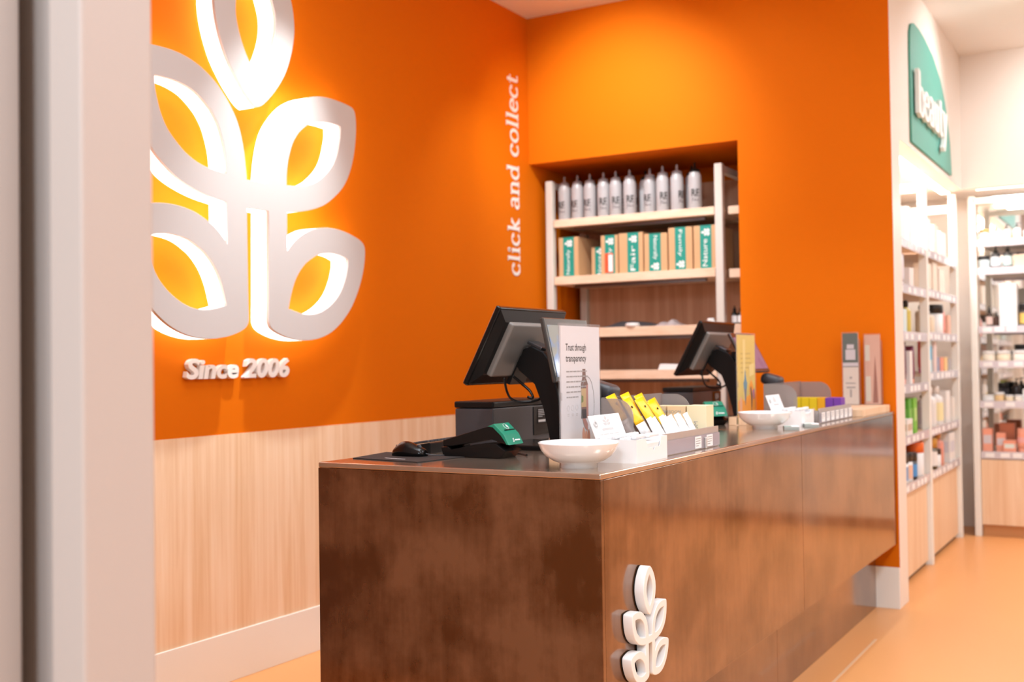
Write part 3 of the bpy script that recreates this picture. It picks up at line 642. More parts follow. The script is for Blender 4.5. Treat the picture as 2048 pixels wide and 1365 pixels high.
# ------------------------------------------------------------------ poster holders (A3, acrylic, facing the customer)
def holder(x, y0, y1, ztop, label, kind):
    t = thing('poster_holder', label, 'sign holder', (x, (y0+y1)/2, CT))
    h = ztop-HT; w = (y1-y0)/2
    bm = NB(); box(bm, (.0015, -w, .004), (.004, w, h)); box(bm, (-.004, -w, .004), (-.0015, w, h)); box(bm, (-.004, -w, h-.0025), (.004, w, h)); box(bm, (-.004, -w, .004), (.004, -w+.0025, h)); obj('acrylic_sleeve', bm, ACR, t)
    bm = NB(); box(bm, (-.038, -w-.004, 0), (-.0045, w+.004, .034), .0015); box(bm, (.0045, -w-.004, 0), (.038, w+.004, .034), .0015); box(bm, (-.0045, -w-.004, 0), (.0045, w+.004, .0035)); obj('wooden_foot', bm, CABW, t)
    m_ = {'white': mat('poster_white', (.88, .87, .89), .5), 'yellow': mat('poster_yellow', (.88, .66, .12), .5)}[kind]
    bm = NB(); box(bm, (-.0012, -w+.004, .006), (.0012, w-.003, h-.008)); p = obj('poster', bm, m_, t)
    X = .00125
    if kind == 'white':
        for k, s in enumerate(('Trust through', 'transparency')):
            me = text_mesh(s, .03, .0003, width=.135, bold=.0003); orient(me, (X, -w+.038, h-.082-k*.033), (0, 1, 0), (0, 0, 1)); setm(me, INK); link('headline', me, p)
        bm = NB(); bars(bm, (X, -w+.040, h-.145), (0, 1, 0), (0, 0, 1), wordrows(.145, 0, .0155, 6, .0042, 5), .0003); obj('small_print', bm, GINK, p)
        for k in range(3):
            bm = NB(); cc = Vector((X, -w+.05+k*.028, h-.255)); tube(bm, [cc+Vector((0, .008*math.cos(a*.3142), .008*math.sin(a*.3142))) for a in range(21)], .0004, 4)
            bars(bm, cc+Vector((0, -.006, -.018)), (0, 1, 0), (0, 0, 1), [(0, .012, 0, .002), (.001, .011, -.005, .002)], .0003); obj('icon', bm, LINK, p)
        # photo print: amber bottle seen through a hand mirror held by fingers
        Y0 = .022; Z0 = h-.39+.02
        def pm(pts, m_, nm, dx): 
            me = curve_mesh([pts], .0002); orient(me, (X+dx, Y0, Z0), (0, 1, 0), (0, 0, 1)); setm(me, m_); return link(nm, me, p)
        AMB = mat('amber_print', (.20, .08, .05), .5); TAN = mat('label_print', (.62, .42, .20), .5); ROSE = mat('rose_print', (.48, .22, .18), .5); DK = mat('dark_print', (.05, .035, .035), .5); GRN = mat('leaf_print', (.18, .25, .06), .5)
        s_ = 1.0
        pm([(-.022, .08), (.026, .08), (.026, .185), (.012, .205), (.010, .232), (-.010, .232), (-.012, .205), (-.022, .185)], AMB, 'bottle_print', 0)
        pm([(-.022, .115), (.013, .115), (.013, .172), (-.022, .172)], TAN, 'label_print', .0003)
        pm([(.013, .08), (.026, .08), (.026, .185), (.013, .18)], ROSE, 'bottle_print', .0003)
        pm([(-.020, .128), (-.008, .132), (-.008, .148), (-.020, .152)], GRN, 'leaf_print', .0006)
        pm([(-.022, .08), (.013, .08), (.013, .108), (-.022, .108)], DK, 'bottle_print', .0003)
        pm([(a*.042*1.0+.022, b*.083+.125) for a, b in [(math.cos(math.radians(t_)), math.sin(math.radians(t_))) for t_ in range(190, 275, 8)]]+[(.022, .062)], ROSE, 'mirror_print', .0001)
        bm = NB(); tube(bm, [Vector((X+.0006, Y0+.022+.045*math.cos(a*.2094), Z0+.125+.083*math.sin(a*.2094))) for a in range(31)], .0006, 5); obj('mirror_print', bm, GINK, p)
        for k, (yy, zz, w_, hh) in enumerate(((-.008, -.012, .0095, .05), (.009, -.018, .009, .045), (.026, -.016, .009, .046), (.006, -.03, .026, .03))):
            pm([(yy+w_*math.cos(a*.3927), zz+(hh/2+.02)*.9+hh/2*math.sin(a*.3927)) for a in range(16)], SKIN if k != 2 else mat('skin_print_dark', (.50, .22, .15), .6), 'finger_print', .0004+k*.0002)
    else:
        def pm(pts, m_, nm, dx):
            me = curve_mesh([pts], .0002); orient(me, (X+dx+.0004, 0, 0), (0, 1, 0), (0, 0, 1)); setm(me, m_); return link(nm, me, p)
        OR = mat('orange_print', (.95, .36, .01), .5); BL = mat('blue_print', (.12, .28, .38), .5); GRY = mat('grey_print', (.20, .20, .24), .5); PK = mat('peach_print', (.85, .45, .25), .5); YL = mat('light_yellow_print', (.85, .68, .25), .5); LP = mat('lilac_print', (.45, .18, .32), .5)
        pm([(-w+.005, .008), (w-.004, .008), (w-.004, .135), (.02, .12), (-.03, .11), (-w+.005, .10)], OR, 'orange_print', 0)
        pm([(-.045, .10), (-.02, .10), (-.012, .36), (-.045, .36)], YL, 'band_print', .0001)
        pm([(.035, .20), (.10, .21), (.10, .26), (.035, .25)], YL, 'band_print', .0003)
        pm([(-.045, .175), (-.028, .11), (-.012, .11), (.006, .175), (-.004, .185), (-.02, .235), (-.034, .185)], BL, 'pear_print', .0003)
        pm([(-.030, .11), (-.020, .075), (-.012, .11), (-.006, .15), (-.036, .15)], GRY, 'pear_print', .0005)
        pm([(.03, .16), (.06, .19), (.085, .16), (.095, .11), (.06, .09), (.04, .12)], OR, 'fruit_print', .0003)
        pm([(.045, .15), (.055, .11), (.058, .045), (.066, .075), (.072, .12), (.055, .16)], DGREY, 'leaf_print', .0005)
        pm([(.072, .14), (.10, .15), (.10, .11), (.085, .10)], LP, 'berry_print', .0006)
        pm([(-.08+.018*math.cos(a*.524), .085+.034*math.sin(a*.524)) for a in range(12)], PK, 'fruit_print', .0003)
        bm = NB(); bars(bm, (X, -.075, .30), (0, 1, 0), (0, 0, 1), wordrows(.14, 0, .02, 5, .006, 9), .0003); obj('small_print', bm, mat('ochre_ink', (.55, .38, .08), .6), p)
    bm = NB(); box(bm, (-.003, -w-.0004, h*.41), (.0048, -w+.006, h*.47)); obj('clip', bm, ACR, t)
    return t
holder(-1.53, 2.888, 3.158, 1.398, 'clear holder with white "Trust through transparency" poster', 'white')
holder(-1.53, 4.47, 4.71, 1.395, 'clear holder with yellow and orange fruit poster behind the far bowl', 'yellow')

# ------------------------------------------------------------------ display trays
def tray(loc, L, depth, label, hs=.165, fr=.055):
    """local: front edge at x=0 facing +X, back at x=-depth, y from 0 to L"""
    t = thing('display_tray', label, 'tray', loc)
    d = depth
    bm = NB(); box(bm, (-d, 0, 0), (-.006, L, .004)); obj('tray_floor', bm, ACRG, t)
    bm = NB(); box(bm, (-d, .004, .004), (-d+.004, L-.004, hs+.003)); obj('back_panel', bm, ACRG, t)
    sd = d-.095
    rc = .055
    prof = [(-d, .004), (-.095, .004), (-.095, hs-rc)]+[(-.095-rc+rc*math.cos(a), hs-rc+rc*math.sin(a)) for a in [math.pi/2*k/8 for k in range(1, 9)]]+[(-d, hs)]
    for y in (0, L-.004):
        bm = NB(); prism(bm, prof, 'y', y, y+.004); obj('side_panel', bm, ACRG, t)
        bm = NB(); box(bm, (-.095, y, .004), (-.004, y+.004, fr)); obj('side_lip', bm, ACRG, t)
    bm = NB(); box(bm, (-.006, 0, 0), (-.002, L, fr+.008)); obj('front_lip', bm, ALU, t)
    bm = NB(); box(bm, (.000, .004, .003), (.003, L-.002, fr-.012)); s = obj('label_strip', bm, ACRS, t)
    return t, s
t1, s1 = tray((-1.268, 3.030, CT), .455, .197, 'smoked acrylic sachet tray beside the white dispenser box')
for y, h in ((.235, .036), (.335, .036)):
    bm = NB(); box(bm, (.0032, y, .005), (.0040, y+.052, .005+h)); bars(bm, (.0040, y+.006, .034), (0, 1, 0), (0, 0, 1), wordrows(.04, 0, .007, 4, .0022, int(y*100)), .0003, 1); obj('price_label', bm, [WHITEP, GINK], s1)
bm = NB(); box(bm, (.003, .310, .0), (.012, .320, .036), .003); obj('clip', bm, ALU, s1)
t2, s2 = tray((-1.285, 4.815, CT), .565, .240, 'smoked acrylic tray of yellow and purple boxes')
for k in range(7):
    y = .02+k*.078; bm = NB(); box(bm, (.0032, y, .006), (.0040, y+.055, .046)); bars(bm, (.0040, y+.006, .038), (0, 1, 0), (0, 0, 1), wordrows(.04, 0, .008, 3, .0025, k+2), .0003, 1); obj('price_label', bm, [WHITEP, GINK], s2)

# sachets, leaning back in the tray: unit sachet, long side local z, broad side local y
def sachet(name, label, grp, top_mat, low_mat, cat='sachet', w=.062, h=.155):
    t = thing(name, label, cat, (0, 0, 0), 0, grp)
    def pillow(z0, z1, m_, nm):
        bm = NB(); nz, ny = 8, 6; F = [];B = []
        for i in range(nz+1):
            z = z0+(z1-z0)*i/nz; gz = z/h; r1 = []; r2 = []
            for j in range(ny+1):
                u = j/ny; y = (u-.5)*w; th = .0065*(math.sin(math.pi*min(1, max(0, gz)))**.6)*(math.sin(math.pi*u)**.6)+.0004
                th *= 1+.25*math.sin(17*gz+9*u)
                r1.append(bm.verts.new((th, y, z))); r2.append(bm.verts.new((-th, y, z)))
            F.append(r1); B.append(r2)
        for i in range(nz):
            for j in range(ny):
                bm.faces.new((F[i][j], F[i][j+1], F[i+1][j+1], F[i+1][j])).smooth = True
                bm.faces.new((B[i][j], B[i+1][j], B[i+1][j+1], B[i][j+1])).smooth = True
        for i in range(nz):
            bm.faces.new((F[i][0], F[i+1][0], B[i+1][0], B[i][0])); bm.faces.new((F[i][ny], B[i][ny], B[i+1][ny], F[i+1][ny]))
        for r in (0, nz):
            for j in range(ny): bm.faces.new((F[r][j], B[r][j], B[r][j+1], F[r][j+1]))
        return obj(nm, bm, m_, t)
    if top_mat is low_mat: pillow(0, h, low_mat, 'packet')
    else: pillow(0, h*.45, low_mat, 'lower_half'); u = pillow(h*.45, h, top_mat, 'upper_half')
    if top_mat is not low_mat:
        bm = NB()
        for k in range(3): lathe(bm, [(0, 0), (.004, 0), (.004, .0006), (0, .0006)], (0, 0, 0), 8)
        bmesh.ops.rotate(bm, matrix=Matrix.Rotation(math.pi/2, 3, 'Y'), verts=bm.verts); bmesh.ops.translate(bm, vec=(.006, 0, h*.80), verts=bm.verts)
        obj('printed_bee', bm, INK, u)
    else:
        bm = NB(); bars(bm, (.0068, -w*.3, h*.3), (0, 1, 0), (0, 0, 1), wordrows(w*.6, 0, .008, 3, .0025, 3), .0003); obj('printed_text', bm, mat('pink_ink', (.55, .15, .15), .6), t)
    return t
def place(o, x, y, z, lean, yaw=0, roll=0):
    o.location = (x, y, z); o.rotation_euler = (Matrix.Rotation(yaw, 4, 'Z') @ Matrix.Rotation(roll, 4, 'X') @ Matrix.Rotation(-lean, 4, 'Y')).to_euler()
YS = [(-1.384, 3.088, 1.030, .48, 0, 0, 'leftmost'), (-1.350, 3.132, 1.020, .52, 0, 0, 'frontmost left'), (-1.380, 3.180, 1.032, .48, 0, 0, 'tallest central'), (-1.348, 3.226, 1.018, .52, 0, 0, 'central lower'), (-1.376, 3.272, 1.026, .48, 0, 0, 'right of centre'), (-1.342, 3.318, 1.010, .56, 0, 0, 'low right'), (-1.368, 3.362, 1.010, .50, 0, 0, 'rightmost')]
src = None
for x, y, z, a, yw, rl, nm in YS:
    lb = 'yellow topped sachet with white lower half, the %s one in the acrylic tray' % nm
    if src is None: src = sachet('sachet', lb, 'yellow sachets in the tray', YEL, FOILW); o = src
    else: o = dup(src, (0, 0, 0), 0, lb)
    place(o, x, y+.006, z+.008, a, yw, .16)
WS = [(-1.288, 3.072+.040*k, 1.006, .42+.06*math.sin(k*2.3)) for k in range(8)]
src = None
for k, (x, y, z, a) in enumerate(WS):
    lb = 'white foil stick pack leaning at the front of the acrylic sachet tray'
    if src is None: src = sachet('stick_pack', lb, 'white stick packs in the tray', FOILW, FOILW, 'sachet', .036, .105); o = src
    else: o = dup(src, (0, 0, 0), 0, lb)
    place(o, x, y+.012, z+.008, a, 0, .18)
# BOOM boxes standing at the end of tray 1, faces towards -Y
def boom_box(x0, x1, z1, m_, label, word, vert):
    t = thing('tea_box', label, 'box', ((x0+x1)/2, 3.435, CT+.0042)); w = (x1-x0)/2-.0015; h = z1-CT-.0042
    bm = NB(); box(bm, (-w, -.033, 0), (w, .033, h), .001); c = obj('carton', bm, m_, t)
    if vert:
        me = text_mesh(word, .02, .0003, width=.058, height=.014); orient(me, (.004+.0, -.0332, .018), (0, 0, 1), (-1, 0, 0))
    else: me = text_mesh(word, .02, .0003, width=.04, height=.010); orient(me, (-w+.006, -.0332, h-.024), (1, 0, 0), (0, 0, 1))
    setm(me, GINK); link('printed_word', me, c)
    return t
boom_box(-1.345, -1.277, 1.131, CRB, 'pale cream carton with BOOM printed upwards, right end of the tray', 'BOOM', True)
boom_box(-1.412, -1.347, 1.129, CRB2, 'tan carton with BOOM along the top, beside the pale cream carton', 'BOOM', False)
boom_box(-1.455, -1.414, 1.129, CRB2, 'narrow tan carton against the back panel of the sachet tray', 'BOOM', False)
# boxes in tray 2
for k, (m_, c) in enumerate(((YELB, 'yellow'), (YELB, 'yellow'), (YELB, 'yellow'), (ORB, 'amber'), (PUR, 'purple'), (PUR, 'purple'))):
    nm = ['leftmost yellow carton, against the back of the far acrylic tray', 'second yellow carton from the left in the far acrylic tray', 'yellow carton touching the amber one in the far acrylic tray', 'amber carton between the yellow and purple ones', 'purple carton beside the amber one in the far tray', 'rightmost purple carton at the end of the far tray'][k]
    t = thing('carton', nm, 'box', (-1.500+k*.037, 5.27, CT+.0046), 0, 'small cartons in the far tray')
    bm = NB(); box(bm, (-.0175, -.035, 0), (.0175, .035, .09), .001); b_ = obj('carton_body', bm, m_, t)
    bm = NB(); prism(bm, [(-.006, .015), (.002, .012), (.012, .03), (.004, .042), (-.008, .034)], 'y', -.0356, -.0351); obj('printed_picture', bm, mat('peach_print', (.80, .50, .38), .5), b_)
# white rumpled packs in front of the cartons (tray 2)
for k in range(4):
    bm = NB(); obox(bm, (0, 0, .021), (.017, .022, .021), None, .009, 3); 
    for v in bm.verts: v.co += Vector((random.uniform(-.002, .002), random.uniform(-.002, .002), random.uniform(-.002, .002) if v.co.z > .01 else 0))
    tag(obj('packet', bm, FOILW, loc=(-1.445+k*.040, 5.02-.03*k, CT+.0042), rot=(0, 0, .2*k)), 'small white foil packet in front of the yellow cartons', 'packet', 'white packets in the far tray')
# white dispenser boxes with header card
def dispenser(loc, L, label, cardlab):
    """local: front face x=0 (+X), back x=-.125, y 0..L"""
    t = thing('dispenser_box', label, 'display box', loc); d = .125; h = .063; th = .0015
    bm = NB(); box(bm, (-d, 0, 0), (0, L, th)); box(bm, (-d, 0, th), (-d+th, L, h)); box(bm, (-d+th, 0, th), (0, th, h)); box(bm, (-d+th, L-th, th), (0, L, h)); obj('tray_box', bm, WHITEP, t)
    n0, n1 = L*.30, L*.80
    bm = NB(); prism(bm, [(th, th), (L-th, th), (L-th, h), (n1, h), (n1-.012, h-.026), ((n0+n1)/2+.01, h-.026), ((n0+n1)/2, h-.036), ((n0+n1)/2-.01, h-.026), (n0+.012, h-.026), (n0, h), (th, h)], 'x', -th, 0); obj('notched_front', bm, WHITEP, t)
    v = Vector((-.38, 0, 1)).normalized(); yd = Vector((0, 1, 0)); n = yd.cross(v)
    hh = .033; c = Vector((-d+.003, L/2-.004, h))+v*hh
    bm = NB(); obox(bm, c, (L/2-.008, hh, .0012), (yd, v, n)); crd = obj('header_card', bm, WHITEP, t, label=cardlab)
    o = c+n*.0013-yd*(L/2-.02)
    bm = NB(); bars(bm, o-v*.010, yd, v, [(.045, .115, .000, .007)]+[(.02+a, .02+b, -.014, .003) for a, b in ((0, .02), (.025, .055), (.06, .085), (.09, .12))], .0003); obj('printed_lines', bm, LINK, crd)
    for yy, r in ((.012, .013), (L-.055, .013)):
        bm = NB(); cc = o+yd*yy+v*.008; tube(bm, [cc+(yd*math.cos(a*.3142)+v*math.sin(a*.3142))*r for a in range(21)], .0006, 4)
        if yy < .02: tube(bm, [cc+(yd*math.cos(a*.3142)+v*math.sin(a*.3142))*r*.55 for a in range(21)], .004, 4)
        obj('printed_roundel', bm, LINK, crd)
    me = [[(x*.032, (y-2.2)*.016*1.0) for x, y in l] for l in (EB[0], ET[0])]
    for l in me:
        mm = curve_mesh([l], .0003); orient(mm, c+n*.0013+v*.014, yd, v); setm(mm, LINK); link('printed_emblem', mm, crd)
    return t
dispenser((-1.25, 2.797, CT), .212, 'white cardboard dispenser with tilted header card, beside the near bowl', 'white tilted card with grey round seals and emblem')
dispenser((-1.30, 4.585, CT), .195, 'white cardboard dispenser with header card, right of the far bowl', 'white tilted card')
def sticks(x0, y0, L, grp, where):
    src = None
    for i in range(2):
        for k in range(6):
            x = x0-.115+.018*k+.004; y = y0+.018+i*.09+.012*(k % 2)
            if src is None:
                src = thing('sugar_stick', 'white paper stick lying in the '+where, 'stick', (x, y, CT+.052), 0, grp)
                bm = NB(); obox(bm, (0, .033, .008), (.0075, .034, .0055), None, .004, 2); obj('paper_stick', bm, FOILW, src)
                bm = NB(); box(bm, (-.004, .02, .0136), (.004, .04, .014)); obj('printed_mark', bm, LINK, src)
            else: dup(src, (x, y, CT+.052+.004*(k % 3)), random.uniform(-.12, .12), src['label'])
    # filling below, uncountable
    bm = NB(); box(bm, (x0-.121, y0+.004, CT+.0018), (x0-.004, y0+L-.004, CT+.052), .004); o = obj('packed_sticks', bm, FOILW); tag(o, 'mass of white paper sticks filling the '+where, 'sticks'); o['kind'] = 'stuff'
sticks(-1.25, 2.797, .212, 'sticks in the near dispenser', 'near white dispenser box')
sticks(-1.30, 4.585, .195, 'sticks in the far dispenser', 'far white dispenser box')
# leaflets by the far bowl: two small stacks
for (x, y, rz, lb, hgt) in ((-1.287, 4.40, .35, 'small green and white stack of cards beside the far bowl, nearer the edge', .012), (-1.262, 4.60, .30, 'small green and white stack of cards in front of the far tray', .011)):
    t = thing('card_stack', lb, 'cards', (x, y, CT), rz)
    bm = NB(); box(bm, (-.028, -.045, 0), (.028, .045, hgt), .0008); obj('cards', bm, mat('card_edges', (.33, .36, .34), .6), t)
    bm = NB(); box(bm, (-.028, -.045, hgt), (.028, .045, hgt+.0012)); obj('top_card', bm, WHITEP, t)
    bm = NB(); box(bm, (-.028, -.045, hgt+.0013), (.0, .0, hgt+.0018)); obj('printed_panel', bm, GREEN, t)
# leaflet holders at the end
def leaflet_holder(x, y, z, w, h, label, kind, rz=0):
    t = thing('leaflet_holder', label, 'leaflet holder', (x, y, z), rz)
    bm = NB(); box(bm, (-w/2, -.018, 0), (w/2, -.016, h)); box(bm, (-w/2, .016, 0), (w/2, .018, h*.9)); box(bm, (-w/2, -.016, 0), (w/2, .016, .002)); box(bm, (-w/2, -.016, .002), (-w/2+.002, .016, h*.9)); box(bm, (w/2-.002, -.016, .002), (w/2, .016, h*.9)); obj('acrylic_holder', bm, ACR, t)
    if kind == 0:
        bm = NB(); box(bm, (-w/2+.004, -.014, .003), (w/2-.004, -.006, h-.006)); p = obj('leaflet', bm, mat('leaflet_cream', (.74, .68, .60), .5), t)
        bm = NB(); box(bm, (-w/2+.004, -.0146, h*.52), (w/2-.004, -.0142, h-.006)); obj('printed_photo', bm, mat('dark_green_print', (.035, .07, .05), .5), p)
        bm = NB(); box(bm, (-w*.28, -.0152, h*.62), (w*.30, -.0148, h*.76)); box(bm, (-w*.20, -.0152, h*.77), (w*.22, -.0148, h*.83), mi=0); box(bm, (-w/2+.004, -.0152, h*.53), (w/2-.004, -.0148, h*.58)); obj('printed_jar', bm, mat('pale_print', (.62, .60, .64), .5), p)
        bm = NB(); bars(bm, (-w*.3, -.0145, h*.32), (1, 0, 0), (0, 0, 1), [(.02, .032, .02, .012), (.0, .05, -.008, .006), (.004, .048, -.03, .008), (.02, .03, -.06, .04)], .0003); obj('printed_lines', bm, GINK, p)
    else:
        bm = NB(); box(bm, (-w/2+.004, -.014, .003), (w/2-.004, -.006, h-.006)); p = obj('leaflet', bm, mat('leaflet_peach', (.72, .42, .30), .5), t)
        bm = NB(); box(bm, (-w*.40, -.0146, h*.05), (-w*.12, -.0142, h*.40)); box(bm, (-w*.42, -.0146, h*.62), (-w*.16, -.0142, h*.84)); obj('printed_bottle', bm, mat('pale_bottle_print', (.72, .68, .56), .5), p)
        bm = NB(); prism(bm, [(.0, h*.03), (w*.30, h*.03), (w*.24, h*.36), (w*.20, h*.52), (w*.16, h*.70), (w*.10, h*.50), (w*.06, h*.30)], 'y', -.0150, -.0146); obj('printed_bottle', bm, mat('amber_print', (.30, .07, .02), .5), p)
    return t
leaflet_holder(-1.375, 5.80, CT+.034, .085, .375, 'clear holder with a tall cream and dark green leaflet at the counter end', 0)
leaflet_holder(-1.275, 5.845, CT+.034, .085, .365, 'clear holder with a peach leaflet showing a brown bottle', 1)

# place the two till stations on the counter (rigid moves; the counter top lies at HT)
bpy.context.view_layer.update()
for o in [o for o in COL.objects if o not in _before and o.parent is None]:
    y = o.location.y
    if o.type == 'MESH' and o.location.length < 1e-6: y = sum((v.co.y for v in o.data.vertices))/len(o.data.vertices)
    fixed = y > 5.45 or o.name.split('.')[0] in ('till_terminal', 'poster_holder')
    o.location += Vector((0, 0, HT-CT)) if fixed else Vector((.040, -.082 if y < 4 else -.131, HT-CT))

# ------------------------------------------------------------------ recess shelving (click and collect)
SF, SB = 6.0, 6.50
t = thing('recess_shelving', 'cream framed oak shelving unit standing in the orange wall recess', 'shelving', (-2.69, 6.25, 0))
R0 = Vector((-2.69, 6.25, 0))
def sl(p): return Vector(p)-R0
for x in (-3.237, -2.145):
    for y in (SF, SB-.045):
        bm = NB(); box(bm, sl((x-.024, y, 0)), sl((x+.024, y+.045, 2.402)), .006, 3); obj('post', bm, POSTM, t)
    bm = NB(); box(bm, sl((x-.018, SF+.046, 2.355)), sl((x+.018, SB-.046, 2.395)), .003); obj('top_rail', bm, POSTM, t)
bm = NB(); box(bm, sl((-3.21, SB-.012, .1)), sl((-1.83, SB+.004, 2.38))); obj('back_panel', bm, BACKW, t)
SZ = [(2.158, .046), (1.808, .050), (1.487, .055), (1.230, .053), (.86, .05), (.45, .05)]
for z, th in SZ:
    bm = NB(); box(bm, sl((-3.208, SF+.004, z-th)), sl((-2.172, SB-.02, z)), .002); s = obj('shelf', bm, SHELFW, t)
    bm = NB(); box(bm, sl((-3.10, SF+.06, z-th-.02)), sl((-2.25, SF+.09, z-th-.0005))); obj('shelf_rail', bm, STEEL, s)
# neighbouring unit seen behind the right post
t = thing('side_shelving', 'shallow oak shelving seen behind the right post of the recess unit', 'shelving', (-1.98, 6.3, 0))
R1 = Vector((-1.98, 6.3, 0))
for z, th in ((2.158, .046), (1.80, .05), (1.487, .055), (1.230, .05), (.8, .05)):
    bm = NB(); box(bm, Vector((-2.105, SF+.05, z-th))-R1, Vector((-1.835, SB-.02, z))-R1, .002); obj('shelf', bm, SHELFW, t)
for x in (-1.86,):
    bm = NB(); box(bm, Vector((x-.02, SF+.05, 0))-R1, Vector((x+.02, SF+.09, 2.40))-R1, .004); obj('post', bm, POSTM, t)
# water bottles
def water_bottle(label, clear, grp):
    t = thing('water_bottle', label, 'bottle', (0, 0, 0), 0, grp)
    bm = NB(); lathe(bm, [(0, 0), (.036, 0), (.0385, .004), (.0385, .175), (.037, .196), (.030, .210), (.030, .214), (0, .214)], n=28); b = obj('bottle_body', bm, BOTM, t)
    cmx = BOTC if clear else BLACK
    bm = NB(); lathe(bm, [(0, .2145), (.031, .2145), (.031, .222), (.026, .232), (.010, .237), (.007, .242), (.006, .268), (.004, .272), (0, .273)], n=24); obj('cap', bm, cmx, t)
    # printed word wrapped on the body
    me = text_mesh('RE', .04, .0006, width=.046, height=.044, bold=.001, align='C')
    bb = bmesh.new(); bb.from_mesh(me); bars(bb, (-.023, -.050, 0), (1, 0, 0), (0, 1, 0), [(0, .016, .040, .004), (.020, .046, .040, .004), (0, .012, .029, .004), (.015, .029, .029, .005), (.032, .046, .029, .004), (0, .046, .016, .008)], .0006)
    r = .0387
    for v in bb.verts:
        a = v.co.x/r; z = v.co.y; off = r+v.co.z
        v.co = (off*math.sin(a), -off*math.cos(a), .070+z)
    bb.to_mesh(me); bb.free(); setm(me, INK); link('printed_word', me, b)
    return t
BXs = [-3.160, -3.070, -2.985, -2.893, -2.812, -2.720, -2.602, -2.508, -2.418, -2.308]
names = ['first', 'second', 'third', 'fourth', 'fifth', 'sixth', 'seventh', 'eighth', 'ninth', 'tenth']
src = srcb = None
rots = [-.55, -.6, -.5, -.1, .0, .05, -.5, .12, .75, .0]
for i, x in enumerate(BXs):
    loc = (x-.0, SF+.065+(.0 if i != 6 else .03), 2.1585); rz = rots[i]+.42
    if i == 9:
        srcb = water_bottle('frosted water bottle with black cap in the front row, far right of the top shelf', False, 'water bottles on the top shelf'); srcb.location = loc; srcb.rotation_euler = (0, 0, rz)
    elif src is None:
        src = water_bottle('frosted water bottle with clear cap, first from the left on the top shelf', True, 'water bottles on the top shelf'); src.location = loc; src.rotation_euler = (0, 0, rz)
    else: dup(src, loc, rz, 'frosted water bottle with clear cap, %s from the left on the top shelf' % names[i])
for i, x in enumerate([-3.10, -3.02, -2.93, -2.84, -2.75, -2.655, -2.55, -2.455, -2.36]):
    dup(srcb, (x, SF+.155, 2.1585), .3*i, 'frosted water bottle with black cap standing in the second row of the top shelf', 'second row of water bottles')
# parcels with teal tape
def parcel(x0, x1, z1, label, tape=(.40, .58), txt='Nature', sticker=None, depth=.30, dark=False, y=SF+.05, flip=1):
    zb = 1.8085; w = (x1-x0)/2; h = z1-zb
    t = thing('parcel', label, 'parcel', ((x0+x1)/2, y, zb), 0, 'taped parcels on the second shelf')
    bm = NB(); box(bm, (-w+.002, 0, 0), (w-.002, depth, h), .002); b = obj('carton', bm, CARDB, t)
    if tape:
        a, c = -w+2*w*tape[0], -w+2*w*tape[1]
        bm = NB(); box(bm, (a, -.0010, .003), (c, -.0004, h-.001)); box(bm, (a, -.001, h+.0002), (c, depth*.8, h+.0008)); tp = obj('tape', bm, TEAL, b, label='teal printed tape')
        wd = (c-a)
        me = text_mesh(txt, .03, .0004, width=h*.62, height=wd*.42); orient(me, ((a+c)/2-wd*.18*flip, -.0011, h*.06 if flip > 0 else h*.94), (0, 0, flip), (-flip, 0, 0) if False else ((1, 0, 0) if flip < 0 else (-1, 0, 0)))
        # text normal must face the room
        zc = [v.co.y for v in me.vertices]
        for v in me.vertices: v.co.y = -.0016 if v.co.y < sum(zc)/len(zc) else -.0011
        mx = sum(v.co.x for v in me.vertices)/len(me.vertices)
        for v in me.vertices: v.co.x += (a+c)/2-mx
        setm(me, WHITEP); tp2 = link('printed_word', me, t)
        LL = [[(p[0]*.030, (p[1]-2.2)*.030) for p in l] for l in (EB[0], ET[0])]
        for l in LL:
            mm = curve_mesh([l], .0004); orient(mm, ((a+c)/2, -.0012, h*.84 if flip > 0 else h*.14), (0, 0, 1), (-1, 0, 0)); 
            for v in mm.vertices: v.co.y = -.0016 if v.co.y < -.0014 else -.0011
            setm(mm, WHITEP); link('printed_emblem', mm, t)
    if sticker:
        sx0, sx1, sz0, sz1 = sticker; bm = NB(); box(bm, (-w+2*w*sx0, -.0026, h*sz0), (-w+2*w*sx1, -.0018, h*sz1))
        s_ = obj('sticker', bm, REDL, t); bm = NB(); box(bm, (-w+2*w*(sx0+.2*(sx1-sx0)+.12), -.0030, h*(sz0+.03)), (-w+2*w*(sx1-.03), -.0027, h*(sz1-.04))); obj('sticker_text', bm, WHITEP, s_)
    return t
parcel(-3.200, -3.062, 2.052, 'cardboard parcel with teal tape at the left end of the second shelf', (.24, .78), 'Naturally')
p = parcel(-3.020, -2.915, 1.99, 'short cardboard parcel set back in shadow beside the leftmost parcel', (.25, .95), 'Nature', y=SF+.14)
parcel(-2.912, -2.796, 2.045, 'cardboard parcel with red sticker over its teal tape', (.25, .82), 'Family', (.24, .72, .04, .54), flip=1)
parcel(-2.792, -2.632, 2.050, 'cardboard parcel with teal tape showing white leaf prints', (.36, .82), 'Fair', flip=1)
parcel(-2.628, -2.478, 2.035, 'cardboard parcel with lighter teal tape in the middle of the shelf', (.22, .72), 'Naturally', flip=-1)
parcel(-2.474, -2.322, 2.060, 'cardboard parcel with teal tape, second from the right end', (.28, .72), 'Family', flip=-1)
parcel(-2.318, -2.180, 2.060, 'cardboard parcel with teal tape against the right post', (.30, .80), 'Nature', flip=1)
